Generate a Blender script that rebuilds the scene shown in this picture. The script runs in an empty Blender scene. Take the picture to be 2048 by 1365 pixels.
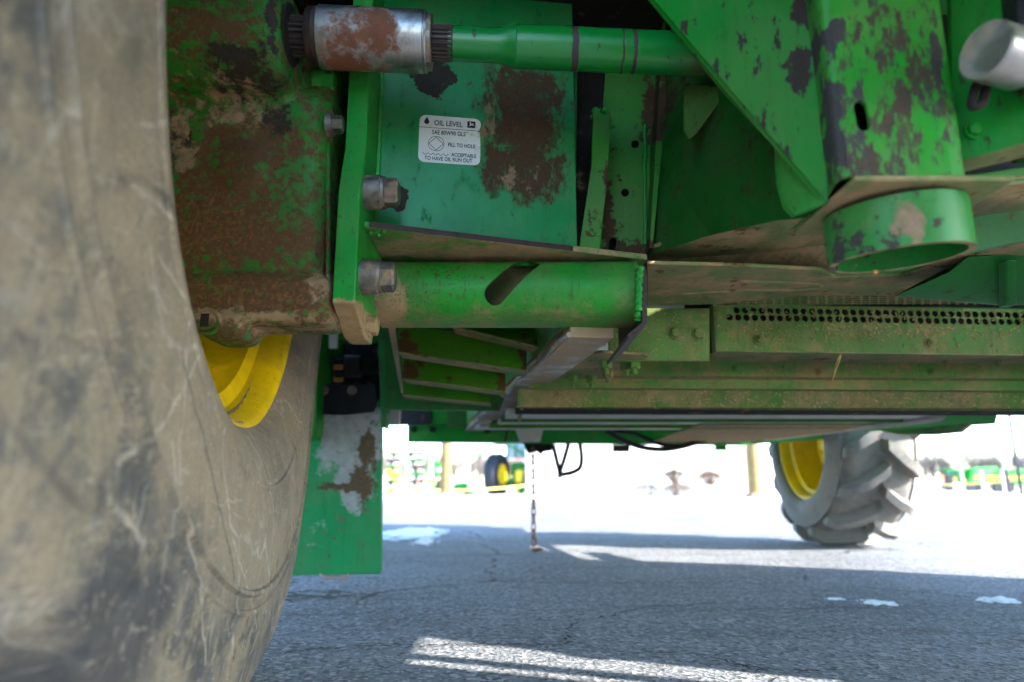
import bpy, bmesh, math, random
from mathutils import Vector, Matrix, Quaternion
rnd = random.Random(7)
scene = bpy.context.scene
col = scene.collection
R = math.radians

# ------------------------------------------------------------------ camera
CAM_H = 0.414                      # metres above the asphalt
FPX = 1365.0                       # 24 mm lens on a 36 mm frame, 2048 px wide
PITCH = math.atan((972 - 682.5) / FPX)
cd = bpy.data.cameras.new('camera'); cam = bpy.data.objects.new('camera', cd); col.objects.link(cam)
cd.lens = 24.0; cd.sensor_width = 36.0; cd.clip_start = 0.02; cd.clip_end = 2000
cam.location = (0, 0, CAM_H); cam.rotation_euler = (math.pi / 2 + PITCH, 0, 0)
cd.dof.use_dof = True; cd.dof.focus_distance = 1.48; cd.dof.aperture_fstop = 2.2
scene.camera = cam

# ------------------------------------------------------------------ sky and sun
SUN_EL, SUN_ROT = R(25), R(110.5)
w = bpy.data.worlds.new('World'); scene.world = w; w.use_nodes = True
nt = w.node_tree
sky = nt.nodes.new('ShaderNodeTexSky'); sky.sky_type = 'NISHITA'; sky.sun_disc = False
sky.sun_elevation = SUN_EL; sky.sun_rotation = SUN_ROT; sky.dust_density = 0.3; sky.ozone_density = 3.0
nt.links.new(sky.outputs[0], nt.nodes['Background'].inputs[0]); nt.nodes['Background'].inputs[1].default_value = 0.106
sun_dir = Vector((math.sin(SUN_ROT) * math.cos(SUN_EL), math.cos(SUN_ROT) * math.cos(SUN_EL), math.sin(SUN_EL)))
sd = bpy.data.lights.new('sun', 'SUN'); sd.energy = 2.5; sd.angle = R(0.5); sd.color = (1.0, 0.93, 0.82)
so = bpy.data.objects.new('sun', sd); col.objects.link(so); so.location = (8, -3, 8)
so.rotation_euler = (-sun_dir).to_track_quat('-Z', 'Y').to_euler()
scene.view_settings.view_transform = 'Standard'; scene.view_settings.look = 'None'
scene.view_settings.exposure = 3.74; scene.view_settings.gamma = 1.0
scene.cycles.use_denoising = True
scene.cycles.use_adaptive_sampling = True; scene.cycles.adaptive_threshold = 0.03
scene.cycles.max_bounces = 5; scene.cycles.diffuse_bounces = 4; scene.cycles.glossy_bounces = 2
scene.cycles.sample_clamp_indirect = 6.0

# ------------------------------------------------------------------ measuring helpers (bearing of a point -> place in the world)
CT, ST = math.cos(PITCH), math.sin(PITCH)
def ray(px, py):
    a, b = (px - 1024) / FPX, -(py - 682.5) / FPX
    return Vector((a, CT - ST * b, ST + CT * b))
C0 = Vector((0, 0, CAM_H))
def W(px, py, y):
    d = ray(px, py); return C0 + d * (y / d.y)
def WZ(px, py, z):
    d = ray(px, py); return C0 + d * ((z - CAM_H) / d.z)
def WX(px, py, x):
    d = ray(px, py); return C0 + d * (x / d.x)
def PL(pts, y): return [W(a, b, y) for a, b in pts]

# ------------------------------------------------------------------ node materials
class NB:
    def __init__(s, name, coord='world'):
        s.m = bpy.data.materials.new(name); s.m.use_nodes = True
        s.t = s.m.node_tree; s.n = s.t.nodes; s.l = s.t.links
        s.bsdf = s.n['Principled BSDF']
        g = s.n.new('ShaderNodeNewGeometry'); s.nrm = g.outputs['Normal']; s.point = g.outputs['Pointiness']
        if coord == 'world': s.p = g.outputs['Position']
        else: s.p = s.n.new('ShaderNodeTexCoord').outputs['Object']
    def new(s, t): return s.n.new(t)
    def put(s, sock, v):
        if isinstance(v, bpy.types.NodeSocket): s.l.new(v, sock)
        elif isinstance(v, (tuple, list)) and len(v) == 3 and sock.type == 'RGBA': sock.default_value = (*v, 1)
        else: sock.default_value = v
    def math(s, op, a, b=0.0, c=None, clamp=False):
        n = s.new('ShaderNodeMath'); n.operation = op; n.use_clamp = clamp
        s.put(n.inputs[0], a); s.put(n.inputs[1], b)
        if c is not None: s.put(n.inputs[2], c)
        return n.outputs[0]
    def vmath(s, op, a, b=None, sc=None):
        n = s.new('ShaderNodeVectorMath'); n.operation = op
        s.put(n.inputs[0], a)
        if b is not None: s.put(n.inputs[1], b)
        if sc is not None: s.put(n.inputs[3], sc)
        return n.outputs['Value'] if op in ('LENGTH', 'DISTANCE', 'DOT_PRODUCT') else n.outputs[0]
    def noise(s, scale, detail=5.0, rough=0.6, vec=None, dist=0.0, off=0.0):
        n = s.new('ShaderNodeTexNoise'); n.inputs['Scale'].default_value = scale
        n.inputs['Detail'].default_value = detail; n.inputs['Roughness'].default_value = rough
        n.inputs['Distortion'].default_value = dist
        v = vec if vec is not None else s.p
        if off: v = s.vmath('ADD', v, (off, off * 1.7, -off))
        s.l.new(v, n.inputs['Vector']); return n.outputs['Fac']
    def stretch(s, sx, sy, sz): return s.vmath('MULTIPLY', s.p, (sx, sy, sz))
    def step(s, v, lo, hi, a=0.0, b=1.0):
        n = s.new('ShaderNodeMapRange'); n.interpolation_type = 'SMOOTHSTEP'
        s.put(n.inputs[0], v); n.inputs[1].default_value = lo; n.inputs[2].default_value = hi
        n.inputs[3].default_value = a; n.inputs[4].default_value = b; return n.outputs[0]
    def mix(s, f, a, b):
        n = s.new('ShaderNodeMix'); n.data_type = 'RGBA'
        s.put(n.inputs['Factor'], f); s.put(n.inputs['A'], a); s.put(n.inputs['B'], b); return n.outputs['Result']
    def lerp(s, f, a, b):
        n = s.new('ShaderNodeMix'); n.data_type = 'FLOAT'
        s.put(n.inputs[0], f); s.put(n.inputs[2], a); s.put(n.inputs[3], b); return n.outputs[0]
    def voro(s, scale, vec=None, feat='DISTANCE_TO_EDGE'):
        n = s.new('ShaderNodeTexVoronoi'); n.feature = feat; n.inputs['Scale'].default_value = scale
        s.l.new(vec if vec is not None else s.p, n.inputs['Vector']); return n.outputs['Distance']
    def warp(s, scale, amt, vec=None):
        n = s.new('ShaderNodeTexNoise'); n.inputs['Scale'].default_value = scale; n.inputs['Detail'].default_value = 3
        v = vec if vec is not None else s.p
        s.l.new(v, n.inputs['Vector'])
        return s.vmath('ADD', v, s.vmath('SCALE', s.vmath('SUBTRACT', n.outputs['Color'], (.5, .5, .5)), sc=amt))
    def spots(s, sp):
        out = None
        if not hasattr(s, 'wp'):
            s.wp = s.warp(28, .05); 
        for c, r in sp:
            d = s.vmath('LENGTH', s.vmath('DIVIDE', s.vmath('SUBTRACT', s.wp, tuple(c)), tuple(r)))
            v = s.step(d, 1.5, 0.25)
            out = v if out is None else s.math('MAXIMUM', out, v)
        return out
    def done(s, colour, rough=0.5, metal=0.0, bump=None, bstr=0.3, bdist=0.002, spec=None):
        s.put(s.bsdf.inputs['Base Color'], colour); s.put(s.bsdf.inputs['Roughness'], rough)
        s.put(s.bsdf.inputs['Metallic'], metal)
        if spec is not None: s.put(s.bsdf.inputs['Specular IOR Level'], spec)
        if bump is not None:
            b = s.new('ShaderNodeBump'); b.inputs['Strength'].default_value = bstr; b.inputs['Distance'].default_value = bdist
            s.l.new(bump, b.inputs['Height']); s.l.new(b.outputs[0], s.bsdf.inputs['Normal'])
        return s.m

GREEN = (0.003, 0.19, 0.018)
LGREEN = (0.03, 0.25, 0.035)
RUST = (0.10, 0.042, 0.018)
BARE = (0.026, 0.016, 0.011)
DUST = (0.33, 0.22, 0.115)
MUD = (0.06, 0.034, 0.017)
def px_spot(px, py, y, rx, ry, ry_world=0.25):
    k = y / FPX
    return (W(px, py, y), (rx * k, ry_world, ry * k))

def paint(name, base=GREEN, rough=0.38, layers=(), vary=0.25, under=0.0, bump=0.25, coord='world', chaff=0.0, speck=0.0, film=.22, run=1.0):
    """paint with layers of wear: (colour, noise scale, low, high, spots, spot gain, roughness)"""
    b = NB(name, coord)
    n0 = b.noise(6, 5, .6); n1 = b.noise(160, 3, .6)
    c = b.mix(b.step(n0, .3, .75), base, tuple(x * (1 - vary) for x in base))
    c = b.mix(b.math('MULTIPLY', b.step(n1, .5, .8), .25), c, tuple(x * .6 for x in base))
    r = b.lerp(n0, rough - .08, rough + .12)
    hgt = b.math('MULTIPLY', n1, .35)
    if film:
        fm = b.math('MULTIPLY', b.step(b.noise(4.5, 5, .72, off=31), .40, .72), film)
        c = b.mix(fm, c, (.17, .13, .075)); r = b.lerp(fm, r, .9)
        sk = b.math('MULTIPLY', b.step(b.noise(1.0, 4, .65, vec=b.stretch(70, 70, 5), off=3), .54, .74), film * 1.2)
        c = b.mix(sk, c, (.03, .028, .015))
    nz = b.new('ShaderNodeSeparateXYZ'); b.l.new(b.nrm, nz.inputs[0])
    down = b.math('MULTIPLY', nz.outputs[2], -1.0, clamp=True)
    if under:
        nn = b.noise(9, 5, .68, off=3.1); nf = b.noise(90, 4, .7, vec=b.stretch(1, 1, .6))
        v = b.math('ADD', b.math('ADD', b.math('MULTIPLY', nn, .75), b.math('MULTIPLY', nf, .35)), b.math('MULTIPLY', down, under))
        mk = b.step(v, .62, .95)
        dc = b.mix(b.step(b.noise(40, 5, .7, off=8), .35, .7), DUST, (0.17, 0.115, 0.062))
        c = b.mix(b.math('MULTIPLY', mk, .92), c, dc); r = b.lerp(mk, r, .95)
    for i, (lc, sc, lo, hi, sp, gain, lr) in enumerate(layers):
        nn = b.noise(sc, 5, .72, vec=None if run == 1.0 else b.stretch(1, 1, run), off=2.3 * i + .7)
        if sp:
            nn = b.math('ADD', nn, b.math('MULTIPLY', b.spots(sp), gain))
        mk = b.step(nn, lo, hi)
        l2 = b.mix(b.noise(sc * 2.7, 2, .7, off=5), tuple(x * 1.35 for x in lc), tuple(x * .55 for x in lc))
        c = b.mix(mk, c, l2); r = b.lerp(mk, r, max(lr, .74))
        hgt = b.math('SUBTRACT', hgt, b.math('MULTIPLY', mk, .8))
    if chaff:
        v = b.noise(230, 3, .7, vec=b.warp(60, .02), off=1.3); m2 = b.noise(5, 5, .7, off=9)
        mk = b.step(b.math('ADD', v, b.math('MULTIPLY', b.math('SUBTRACT', m2, .5), 1.1)), .78 - chaff, .84 - chaff)
        c = b.mix(mk, c, b.mix(b.noise(300, 2), (.42, .27, .12), (.16, .09, .04))); r = b.lerp(mk, r, .95)
        hgt = b.math('ADD', hgt, b.math('MULTIPLY', mk, 1.6))
    if speck:
        mk = b.step(b.noise(75, 5, .75, off=17), .735 - speck, .76 - speck)
        c = b.mix(mk, c, BARE); r = b.lerp(mk, r, .7)
    return b.done(c, r, 0, hgt, bump, .0015, spec=.26)

def simple(name, c, rough=.5, metal=0, var=.35, scale=12, bump=.2, coord='world', dust=0.0):
    b = NB(name, coord); n = b.noise(scale, 6, .65); n2 = b.noise(scale * 12, 3)
    cc = b.mix(b.step(n, .3, .75), c, tuple(x * (1 - var) for x in c)); r = b.lerp(n, max(.05, rough - .1), min(1, rough + .1))
    if dust:
        mk = b.math('MULTIPLY', b.step(b.noise(scale * .7, 8, .7, off=4), .62 - dust * .4, .82 - dust * .4), .9)
        cc = b.mix(mk, cc, DUST); r = b.lerp(mk, r, .95); metal = b.lerp(mk, metal, 0.0)
    return b.done(cc, r, metal, n2, bump, .001, spec=.22 if max(c) < .06 else None)

# ------------------------------------------------------------------ mesh helpers
def link(o, parent=None):
    col.objects.link(o)
    if parent is not None:
        o.parent = parent
        o.matrix_parent_inverse = Matrix.Translation(-ROOTLOC[parent.name]) if parent.name in ROOTLOC else Matrix.Identity(4)
    return o
ROOTLOC = {}
def empty(name, loc, label=None, cat=None, group=None, parent=None):
    o = bpy.data.objects.new(name, None); o.empty_display_size = .1
    loc = Vector(loc); o.location = loc
    link(o, parent); ROOTLOC[o.name] = loc
    if label: o['label'] = label; o['category'] = cat
    if group: o['group'] = group
    return o
def tag(o, label=None, cat=None, group=None, kind=None):
    if label: o['label'] = label
    if cat: o['category'] = cat
    if group: o['group'] = group
    if kind: o['kind'] = kind
    return o
def mesh_of(bm, name, smooth=False, angle=40):
    bmesh.ops.recalc_face_normals(bm, faces=bm.faces)
    me = bpy.data.meshes.new(name); bm.to_mesh(me); bm.free()
    if smooth:
        me.polygons.foreach_set('use_smooth', [True] * len(me.polygons))
        me.set_sharp_from_angle(angle=R(angle))
    return me
def mk(name, bm, mat, parent=None, bevel=0, smooth=False, seg=2, angle=40):
    me = mesh_of(bm, name, smooth or bevel > 0, angle); me.materials.append(mat)
    o = bpy.data.objects.new(name, me); link(o, parent)
    if bevel:
        m = o.modifiers.new('bevel', 'BEVEL'); m.width = bevel; m.segments = seg; m.limit_method = 'ANGLE'; m.angle_limit = R(35)
        m.harden_normals = False
    return o
def poly(bm, pts, ext):
    ext = Vector(ext); a = [bm.verts.new(p) for p in pts]; b = [bm.verts.new(Vector(p) + ext) for p in pts]
    n = len(pts); bm.faces.new(a); bm.faces.new(b[::-1])
    for i in range(n):
        j = (i + 1) % n; bm.faces.new((a[j], a[i], b[i], b[j]))
def solid(name, pts, ext, mat, parent=None, bevel=.002, **k):
    bm = bmesh.new(); poly(bm, pts, ext); return mk(name, bm, mat, parent, bevel, **k)
def box_bm(bm, lo, hi):
    x0, y0, z0 = lo; x1, y1, z1 = hi
    poly(bm, [(x0, y0, z0), (x1, y0, z0), (x1, y0, z1), (x0, y0, z1)], (0, y1 - y0, 0))
def box(name, lo, hi, mat, parent=None, bevel=.002):
    bm = bmesh.new(); box_bm(bm, lo, hi); return mk(name, bm, mat, parent, bevel)
def basis(d):
    d = Vector(d).normalized(); q = d.to_track_quat('Z', 'Y'); return q.to_matrix().to_4x4()
def lathe(bm, prof, seg=48, M=None, closed=False):
    """prof: (axial, radius) pairs about local Z"""
    M = M or Matrix.Identity(4); rings = []
    for a, r in prof:
        if r < 1e-6: rings.append([bm.verts.new(M @ Vector((0, 0, a)))])
        else: rings.append([bm.verts.new(M @ Vector((r * math.cos(t), r * math.sin(t), a))) for t in [2 * math.pi * i / seg for i in range(seg)]])
    pairs = list(zip(rings, rings[1:])) + ([(rings[-1], rings[0])] if closed else [])
    for A, B in pairs:
        for i in range(seg):
            j = (i + 1) % seg
            if len(A) == 1 and len(B) == 1: continue
            if len(A) == 1: bm.faces.new((A[0], B[i], B[j]))
            elif len(B) == 1: bm.faces.new((A[i], A[j], B[0]))
            else: bm.faces.new((A[i], A[j], B[j], B[i]))
def tube(bm, pts, r, seg=8, caps=True):
    pts = [Vector(p) for p in pts]; rings = []
    rr = r if isinstance(r, (list, tuple)) else [r] * len(pts)
    up = None
    for i, p in enumerate(pts):
        d = (pts[min(i + 1, len(pts) - 1)] - pts[max(i - 1, 0)]).normalized()
        if up is None: up = d.orthogonal().normalized()
        up = (up - d * up.dot(d)).normalized(); s = d.cross(up)
        rings.append([bm.verts.new(p + (up * math.cos(t) + s * math.sin(t)) * rr[i]) for t in [2 * math.pi * k / seg for k in range(seg)]])
    for A, B in zip(rings, rings[1:]):
        for i in range(seg):
            j = (i + 1) % seg; bm.faces.new((A[i], A[j], B[j], B[i]))
    if caps and seg > 2: bm.faces.new(rings[0][::-1]); bm.faces.new(rings[-1])
def curve_pts(pts, n=8):
    pts = [Vector(p) for p in pts]; out = []
    P = [pts[0] * 2 - pts[1]] + pts + [pts[-1] * 2 - pts[-2]]
    for i in range(1, len(P) - 2):
        a, b, c, d = P[i - 1:i + 3]
        for k in range(n):
            t = k / n
            out.append(.5 * ((2 * b) + (c - a) * t + (2 * a - 5 * b + 4 * c - d) * t * t + (3 * b - a - 3 * c + d) * t ** 3))
    out.append(pts[-1]); return out
def bake(o, mods_only=True):
    dg = bpy.context.evaluated_depsgraph_get(); dg.update()
    me = bpy.data.meshes.new_from_object(o.evaluated_get(dg)); o.modifiers.clear(); o.data = me; return o
def cut(o, bm_cut):
    """boolean difference, then the cutter is gone"""
    me = mesh_of(bm_cut, 'cut'); c = bpy.data.objects.new('cut', me); col.objects.link(c)
    m = o.modifiers.new('cut', 'BOOLEAN'); m.object = c; m.solver = 'EXACT'
    bev = [x for x in o.modifiers if x.type == 'BEVEL']
    if bev: o.modifiers.remove(bev[0])
    bake(o); bpy.data.objects.remove(c); return o
def rebevel(o, wd, seg=2):
    m = o.modifiers.new('bevel', 'BEVEL'); m.width = wd; m.segments = seg; m.limit_method = 'ANGLE'; m.angle_limit = R(35); return o
def cyl_bm(p0, p1, r, seg=24):
    bm = bmesh.new(); p0 = Vector(p0); p1 = Vector(p1)
    lathe(bm, [(0, 0), (0, r), ((p1 - p0).length, r), ((p1 - p0).length, 0)], seg, Matrix.Translation(p0) @ basis(p1 - p0)); return bm
_bolt = {}
def bolt(loc, d, r, mat, parent, wash=1.55, hw=.25, head=.75, boss=None, name='bolt', shank=0):
    key = (round(r, 4), mat.name, wash, hw, head, boss, shank)
    if key not in _bolt:
        bm = bmesh.new(); z = 0
        if boss:
            lathe(bm, [(0, 0), (0, boss[0] * r), (boss[1] * r * .94, boss[0] * r), (boss[1] * r, boss[0] * r * .95), (boss[1] * r, 0)], 28); z = boss[1] * r
        lathe(bm, [(z, 0), (z, r * wash), (z + r * hw, r * wash * .97), (z + r * hw, 0)], 24); z += r * hw
        lathe(bm, [(z - .0005, 0), (z - .0005, r * 1.12), (z + r * head * .82, r * 1.12), (z + r * head, r * .93), (z + r * head, 0)], 6)
        if shank: lathe(bm, [(z + r * head - .001, 0), (z + r * head - .001, r * .55), (z + r * head + r * shank, r * .52), (z + r * (head + shank), 0)], 12)
        me = mesh_of(bm, 'bolt', True, 30); me.materials.append(mat); _bolt[key] = me
    o = bpy.data.objects.new(name, _bolt[key]); o.matrix_basis = Matrix.Translation(Vector(loc)) @ basis(d) @ Matrix.Rotation(rnd.uniform(0, 1), 4, 'Z')
    link(o, parent); return o

# ------------------------------------------------------------------ material library
def m_asphalt():
    b = NB('asphalt')
    fine = b.noise(75, 4, .85); mid = b.noise(22, 5, .75); big = b.noise(.9, 5, .65); st = b.noise(2.3, 5, .65, vec=b.stretch(.5, 1.6, 1), off=4)
    vn = b.new('ShaderNodeTexVoronoi'); vn.inputs['Scale'].default_value = 85; b.l.new(b.p, vn.inputs['Vector']); ag = vn.outputs['Distance']
    sx = b.new('ShaderNodeSeparateXYZ'); b.l.new(vn.outputs['Color'], sx.inputs[0])
    c = b.mix(b.step(big, .3, .72), (.170, .182, .205), (.11, .119, .137))
    c = b.mix(b.math('MULTIPLY', b.step(st, .48, .68), .6), c, (.05, .053, .06))
    c = b.mix(b.math('MULTIPLY', b.step(fine, .55, .68), .7), c, (.32, .32, .32))
    c = b.mix(b.math('MULTIPLY', b.step(fine, .46, .34), .75), c, (.028, .03, .034))
    c = b.mix(b.math('MULTIPLY', b.step(mid, .54, .72), .6), c, (.045, .047, .052))
    c = b.mix(b.math('MULTIPLY', b.step(sx.outputs[0], .62, .95), .62), c, (.36, .36, .37))
    c = b.mix(b.math('MULTIPLY', b.step(sx.outputs[1], .62, .95), .8), c, (.022, .024, .028))
    wv = b.warp(1.3, .3); wv = b.warp(9, .10, wv); wv = b.warp(40, .03, wv)
    cr = b.voro(.55, wv); msk = b.step(b.noise(.8, 3, .5, off=7), .44, .52)
    wid = b.math('MULTIPLY', b.step(b.noise(7, 4, .7), .35, .7), .010)
    ck = b.math('MULTIPLY', b.math('LESS_THAN', cr, wid), msk)
    c = b.mix(ck, c, (.010, .010, .011))
    h = b.math('ADD', b.math('ADD', b.math('MULTIPLY', ag, 1.2), b.math('MULTIPLY', fine, 1.4)), b.math('MULTIPLY', mid, 1.2))
    h = b.math('SUBTRACT', h, b.math('MULTIPLY', ck, 4))
    return b.done(c, b.lerp(big, .8, .95), 0, h, .9, .006)
def m_tyre(name, dusty=1.0, seed=0.0, scr=1.0, shade_spots=None, lines=(), zone=None, grey=0.0):
    b = NB(name, 'object')
    n = b.noise(3.2, 8, .62, off=seed); n2 = b.noise(22, 7, .72, off=seed + 2); n3 = b.noise(120, 4, .7)
    c = b.mix(b.step(n3, .3, .8), (.05, .051, .052), (.09, .089, .087))
    d1 = b.step(b.math('ADD', b.math('MULTIPLY', n, .6), b.math('MULTIPLY', n2, .55)), .58 - .10 * dusty, .72 - .08 * dusty)
    c = b.mix(b.math('MULTIPLY', d1, .8), c, b.mix(n2, (.33, .262, .175), (.18, .145, .10)))
    if zone:
        rho = b.vmath('LENGTH', b.vmath('MULTIPLY', b.p, (0, 1, 1))); rho = b.math('ADD', rho, b.math('MULTIPLY', b.math('SUBTRACT', n2, .5), .10))
        zn = b.step(rho, zone + .04, zone - .05)
        c = b.mix(b.math('MULTIPLY', zn, .72), c, b.mix(b.noise(50, 4, .7, vec=b.stretch(1, 1, .4), off=3), (.33, .262, .178), (.19, .152, .105)))
    smear = b.step(b.noise(7, 7, .7, vec=b.stretch(1, 4, .7), off=seed + 6), .54, .76)
    c = b.mix(b.math('MULTIPLY', smear, .55 * dusty), c, (.31, .25, .175))
    dark = b.step(b.noise(5.5, 7, .78, vec=b.warp(2, .3), off=seed + 11), .50, .60)
    if zone: dark = b.math('MULTIPLY', dark, b.math('SUBTRACT', 1.0, b.math('MULTIPLY', zn, .62)))
    c = b.mix(b.math('MULTIPLY', dark, .78), c, (.040, .043, .047))
    if scr:
        wv = b.warp(2.2, .35); wv = b.warp(15, .035, wv)
        e = b.voro(2.6, b.vmath('MULTIPLY', wv, (1, 1.3, .75)))
        ms = b.step(b.noise(2.4, 4, .6, off=seed + 3), .40, .60)
        ln = b.math('MULTIPLY', b.step(e, .014, .003), ms)
        ln = b.math('MULTIPLY', ln, b.step(b.noise(35, 4, .8, off=5), .36, .58))
        c = b.mix(b.math('MULTIPLY', ln, .75 * scr), c, (.42, .39, .34))
        e2 = b.voro(5.5, b.warp(5, .22, b.vmath('MULTIPLY', wv, (1, 1.5, .6)))); ln2 = b.math('MULTIPLY', b.step(e2, .032, .004), b.step(b.noise(3.1, 4, off=seed + 8), .46, .60))
        c = b.mix(b.math('MULTIPLY', ln2, .45 * scr), c, (.37, .34, .29))
        sp = b.step(b.noise(55, 4, .75, off=4.4), .63, .70)
        c = b.mix(b.math('MULTIPLY', sp, .45), c, (.27, .23, .175))
        e3 = b.voro(1.6, b.warp(1.6, .3, b.vmath('ADD', b.p, (3, 1, 2)))); dk = b.math('MULTIPLY', b.step(e3, .016, .002), b.step(b.noise(1.7, 3, off=seed + 13), .5, .62))
        c = b.mix(b.math('MULTIPLY', dk, .7), c, (.03, .03, .032))
    if lines:
        q = b.vmath('MULTIPLY', b.warp(22, .022), (0, 1, 1)); gap = b.step(b.noise(26, 4, .75, off=2.2), .34, .52); wl = {}
        for A_, B_, wd, dk_ in lines:
            a2 = Vector((0, A_.y, A_.z)); ba = Vector((0, B_.y, B_.z)) - a2
            pa_ = b.vmath('SUBTRACT', q, tuple(a2)); tt = b.math('MULTIPLY', b.vmath('DOT_PRODUCT', pa_, tuple(ba)), 1 / ba.length_squared, clamp=True)
            dd_ = b.vmath('LENGTH', b.vmath('SUBTRACT', pa_, b.vmath('SCALE', tuple(ba), sc=tt)))
            mm = b.step(dd_, wd * .62, wd * .05); wl[dk_] = mm if dk_ not in wl else b.math('MAXIMUM', wl[dk_], mm)
        if False in wl: c = b.mix(b.math('MULTIPLY', b.math('MULTIPLY', wl[False], gap), .5), c, (.46, .41, .34))
        if True in wl: c = b.mix(b.math('MULTIPLY', wl[True], .7), c, (.035, .034, .034))
    if shade_spots:
        shade_m = b.spots(shade_spots); c = b.mix(b.math('MULTIPLY', b.step(shade_m, .2, .9), .85), c, (.022, .026, .033))  # bluish shade of the tyre's lower corner, painted into the rubber colour
    h = b.math('ADD', b.math('MULTIPLY', n2, .7), b.math('MULTIPLY', n3, .5))
    if grey: c = b.mix(grey, c, (.15, .153, .16))
    if scr:
        for sv in ((1, 120, 16), (1, 22, 90), (1, 70, 70)):
            fs = b.step(b.noise(1.0, 3, .6, vec=b.vmath('MULTIPLY', b.warp(3, .12), sv), off=sum(sv)), .60, .70)
            c = b.mix(b.math('MULTIPLY', fs, .30), c, (.42, .37, .30))
    g = b.step(b.noise(190, 3, .8, off=9), .30, .72)
    c = b.mix(b.math('MULTIPLY', g, .34), c, (.02, .02, .021))
    return b.done(c, b.lerp(d1, .66, .95), 0, h, .55, .004)

M = {}
M['asphalt'] = m_asphalt()
WHEEL_C = Vector((-.529 - .40 * math.cos(R(8.9)), 1.308 - .40 * math.sin(R(8.9)), 1.13))
def on_wheel(px, py):
    return Matrix.Rotation(-R(8.9), 3, 'Z') @ (WX(px, py, -.47) - WHEEL_C)
TL_ = []
for pts_, wd_, dk_ in (([(60, 360), (200, 430), (290, 500), (345, 575)], .009, False), ([(150, 510), (245, 600), (350, 690)], .008, False), ([(310, 680), (160, 840), (20, 930)], .009, False), ([(183, 880), (195, 980), (260, 1130), (330, 1330)], .007, False),
        ([(340, 690), (375, 770), (392, 850)], .005, False), ([(0, 1000), (110, 1090)], .012, False), ([(80, 240), (235, 230)], .010, False), ([(120, 480), (130, 560), (170, 620)], .006, False), ([(380, 1080), (440, 1180), (500, 1260)], .005, False), ([(300, 1010), (420, 1000)], .004, False),
        ([(200, 30), (250, 170), (275, 270), (282, 330)], .009, True), ([(220, 700), (330, 1000), (370, 1100), (400, 1190)], .008, True)):
    for a_, b_ in zip(pts_, pts_[1:]): TL_.append((on_wheel(*a_), on_wheel(*b_), wd_, dk_))
M['tyre'] = m_tyre('tyre_rubber', 1.0, scr=.9, lines=TL_, zone=.90, shade_spots=[(on_wheel(60, 1310), (.2, .13, .12)), (on_wheel(150, 1210), (.2, .07, .06)), (on_wheel(30, 1210), (.2, .10, .05))])
M['tyre2'] = m_tyre('tyre_rubber_rear', 1.3, 5.0, 0, grey=.6)
M['yellow'] = paint('yellow_paint', (.86, .58, .006), .35, [(MUD, 8, .60, .80, None, 0, .9), ((.05, .10, .01), 40, .70, .74, None, 0, .6)], vary=.22, coord='object')
M['green'] = paint('green_paint', GREEN, .36, [(BARE, 26, .70, .72, None, 0, .6)], under=.38)
M['green_clean'] = paint('green_paint_clean', GREEN, .3, [(BARE, 14, .72, .74, None, 0, .6)], vary=.12)
M['green_under'] = paint('green_paint_dusty', (.035, .20, .03), .5, [(RUST, 18, .68, .76, None, 0, .9)], under=.55, chaff=.06)
M['green_pan'] = paint('green_pan_paint', (.06, .20, .026), .55, [(RUST, 22, .60, .74, None, 0, .9), (DUST, 7, .44, .82, None, 0, .95), (MUD, 70, .60, .72, None, 0, .9)], under=.35, chaff=.20, bump=.5, film=.4)
M['tan'] = paint('dusty_underside', (.12, .19, .06), .7, [(DUST, 8, .36, .66, None, 0, .95), ((.13, .06, .03), 16, .58, .66, None, 0, .9), (MUD, 45, .62, .76, None, 0, .9)], under=.12, chaff=.05, bump=.4)
M['bright'] = paint('shield_paint', (.03, .33, .04), .35, [], film=0, vary=.1)
M['steel'] = simple('bare_steel', (.42, .41, .40), .34, .85, dust=.55)
M['steel_dirty'] = simple('dirty_steel', (.22, .19, .165), .42, .7, dust=.38, scale=45, var=.6)
M['zinc'] = simple('zinc_sheet', (.50, .50, .47), .45, .35, dust=.75, scale=9)
M['pale'] = simple('pale_dusty_strip', (.58, .52, .44), .8, 0, var=.25, scale=7)
M['black'] = simple('black_rubber', (.012, .012, .014), .55, 0, dust=.10)
M['grease_and_shade'] = simple('greasy_steel_and_recess_shade', (.018, .014, .011), .8, 0, scale=20, dust=.12)  # greasy parts, and recess shade put into the colour of backing sheets
M['edge'] = simple('raw_plate_edge', (.05, .035, .032), .65, .2, scale=60)
M['ink'] = simple('decal_ink', (.012, .014, .03), .5)
M['chain'] = simple('rusty_chain', (.20, .085, .032), .8, .3, scale=60)
M['orange'] = simple('orange_grease', (.55, .2, .03), .6)
M['snow'] = simple('snow', (.82, .85, .9), .8, var=.12, scale=30, bump=.5)
M['straw'] = simple('straw', (.50, .33, .13), .8, var=.5, scale=80)
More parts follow.
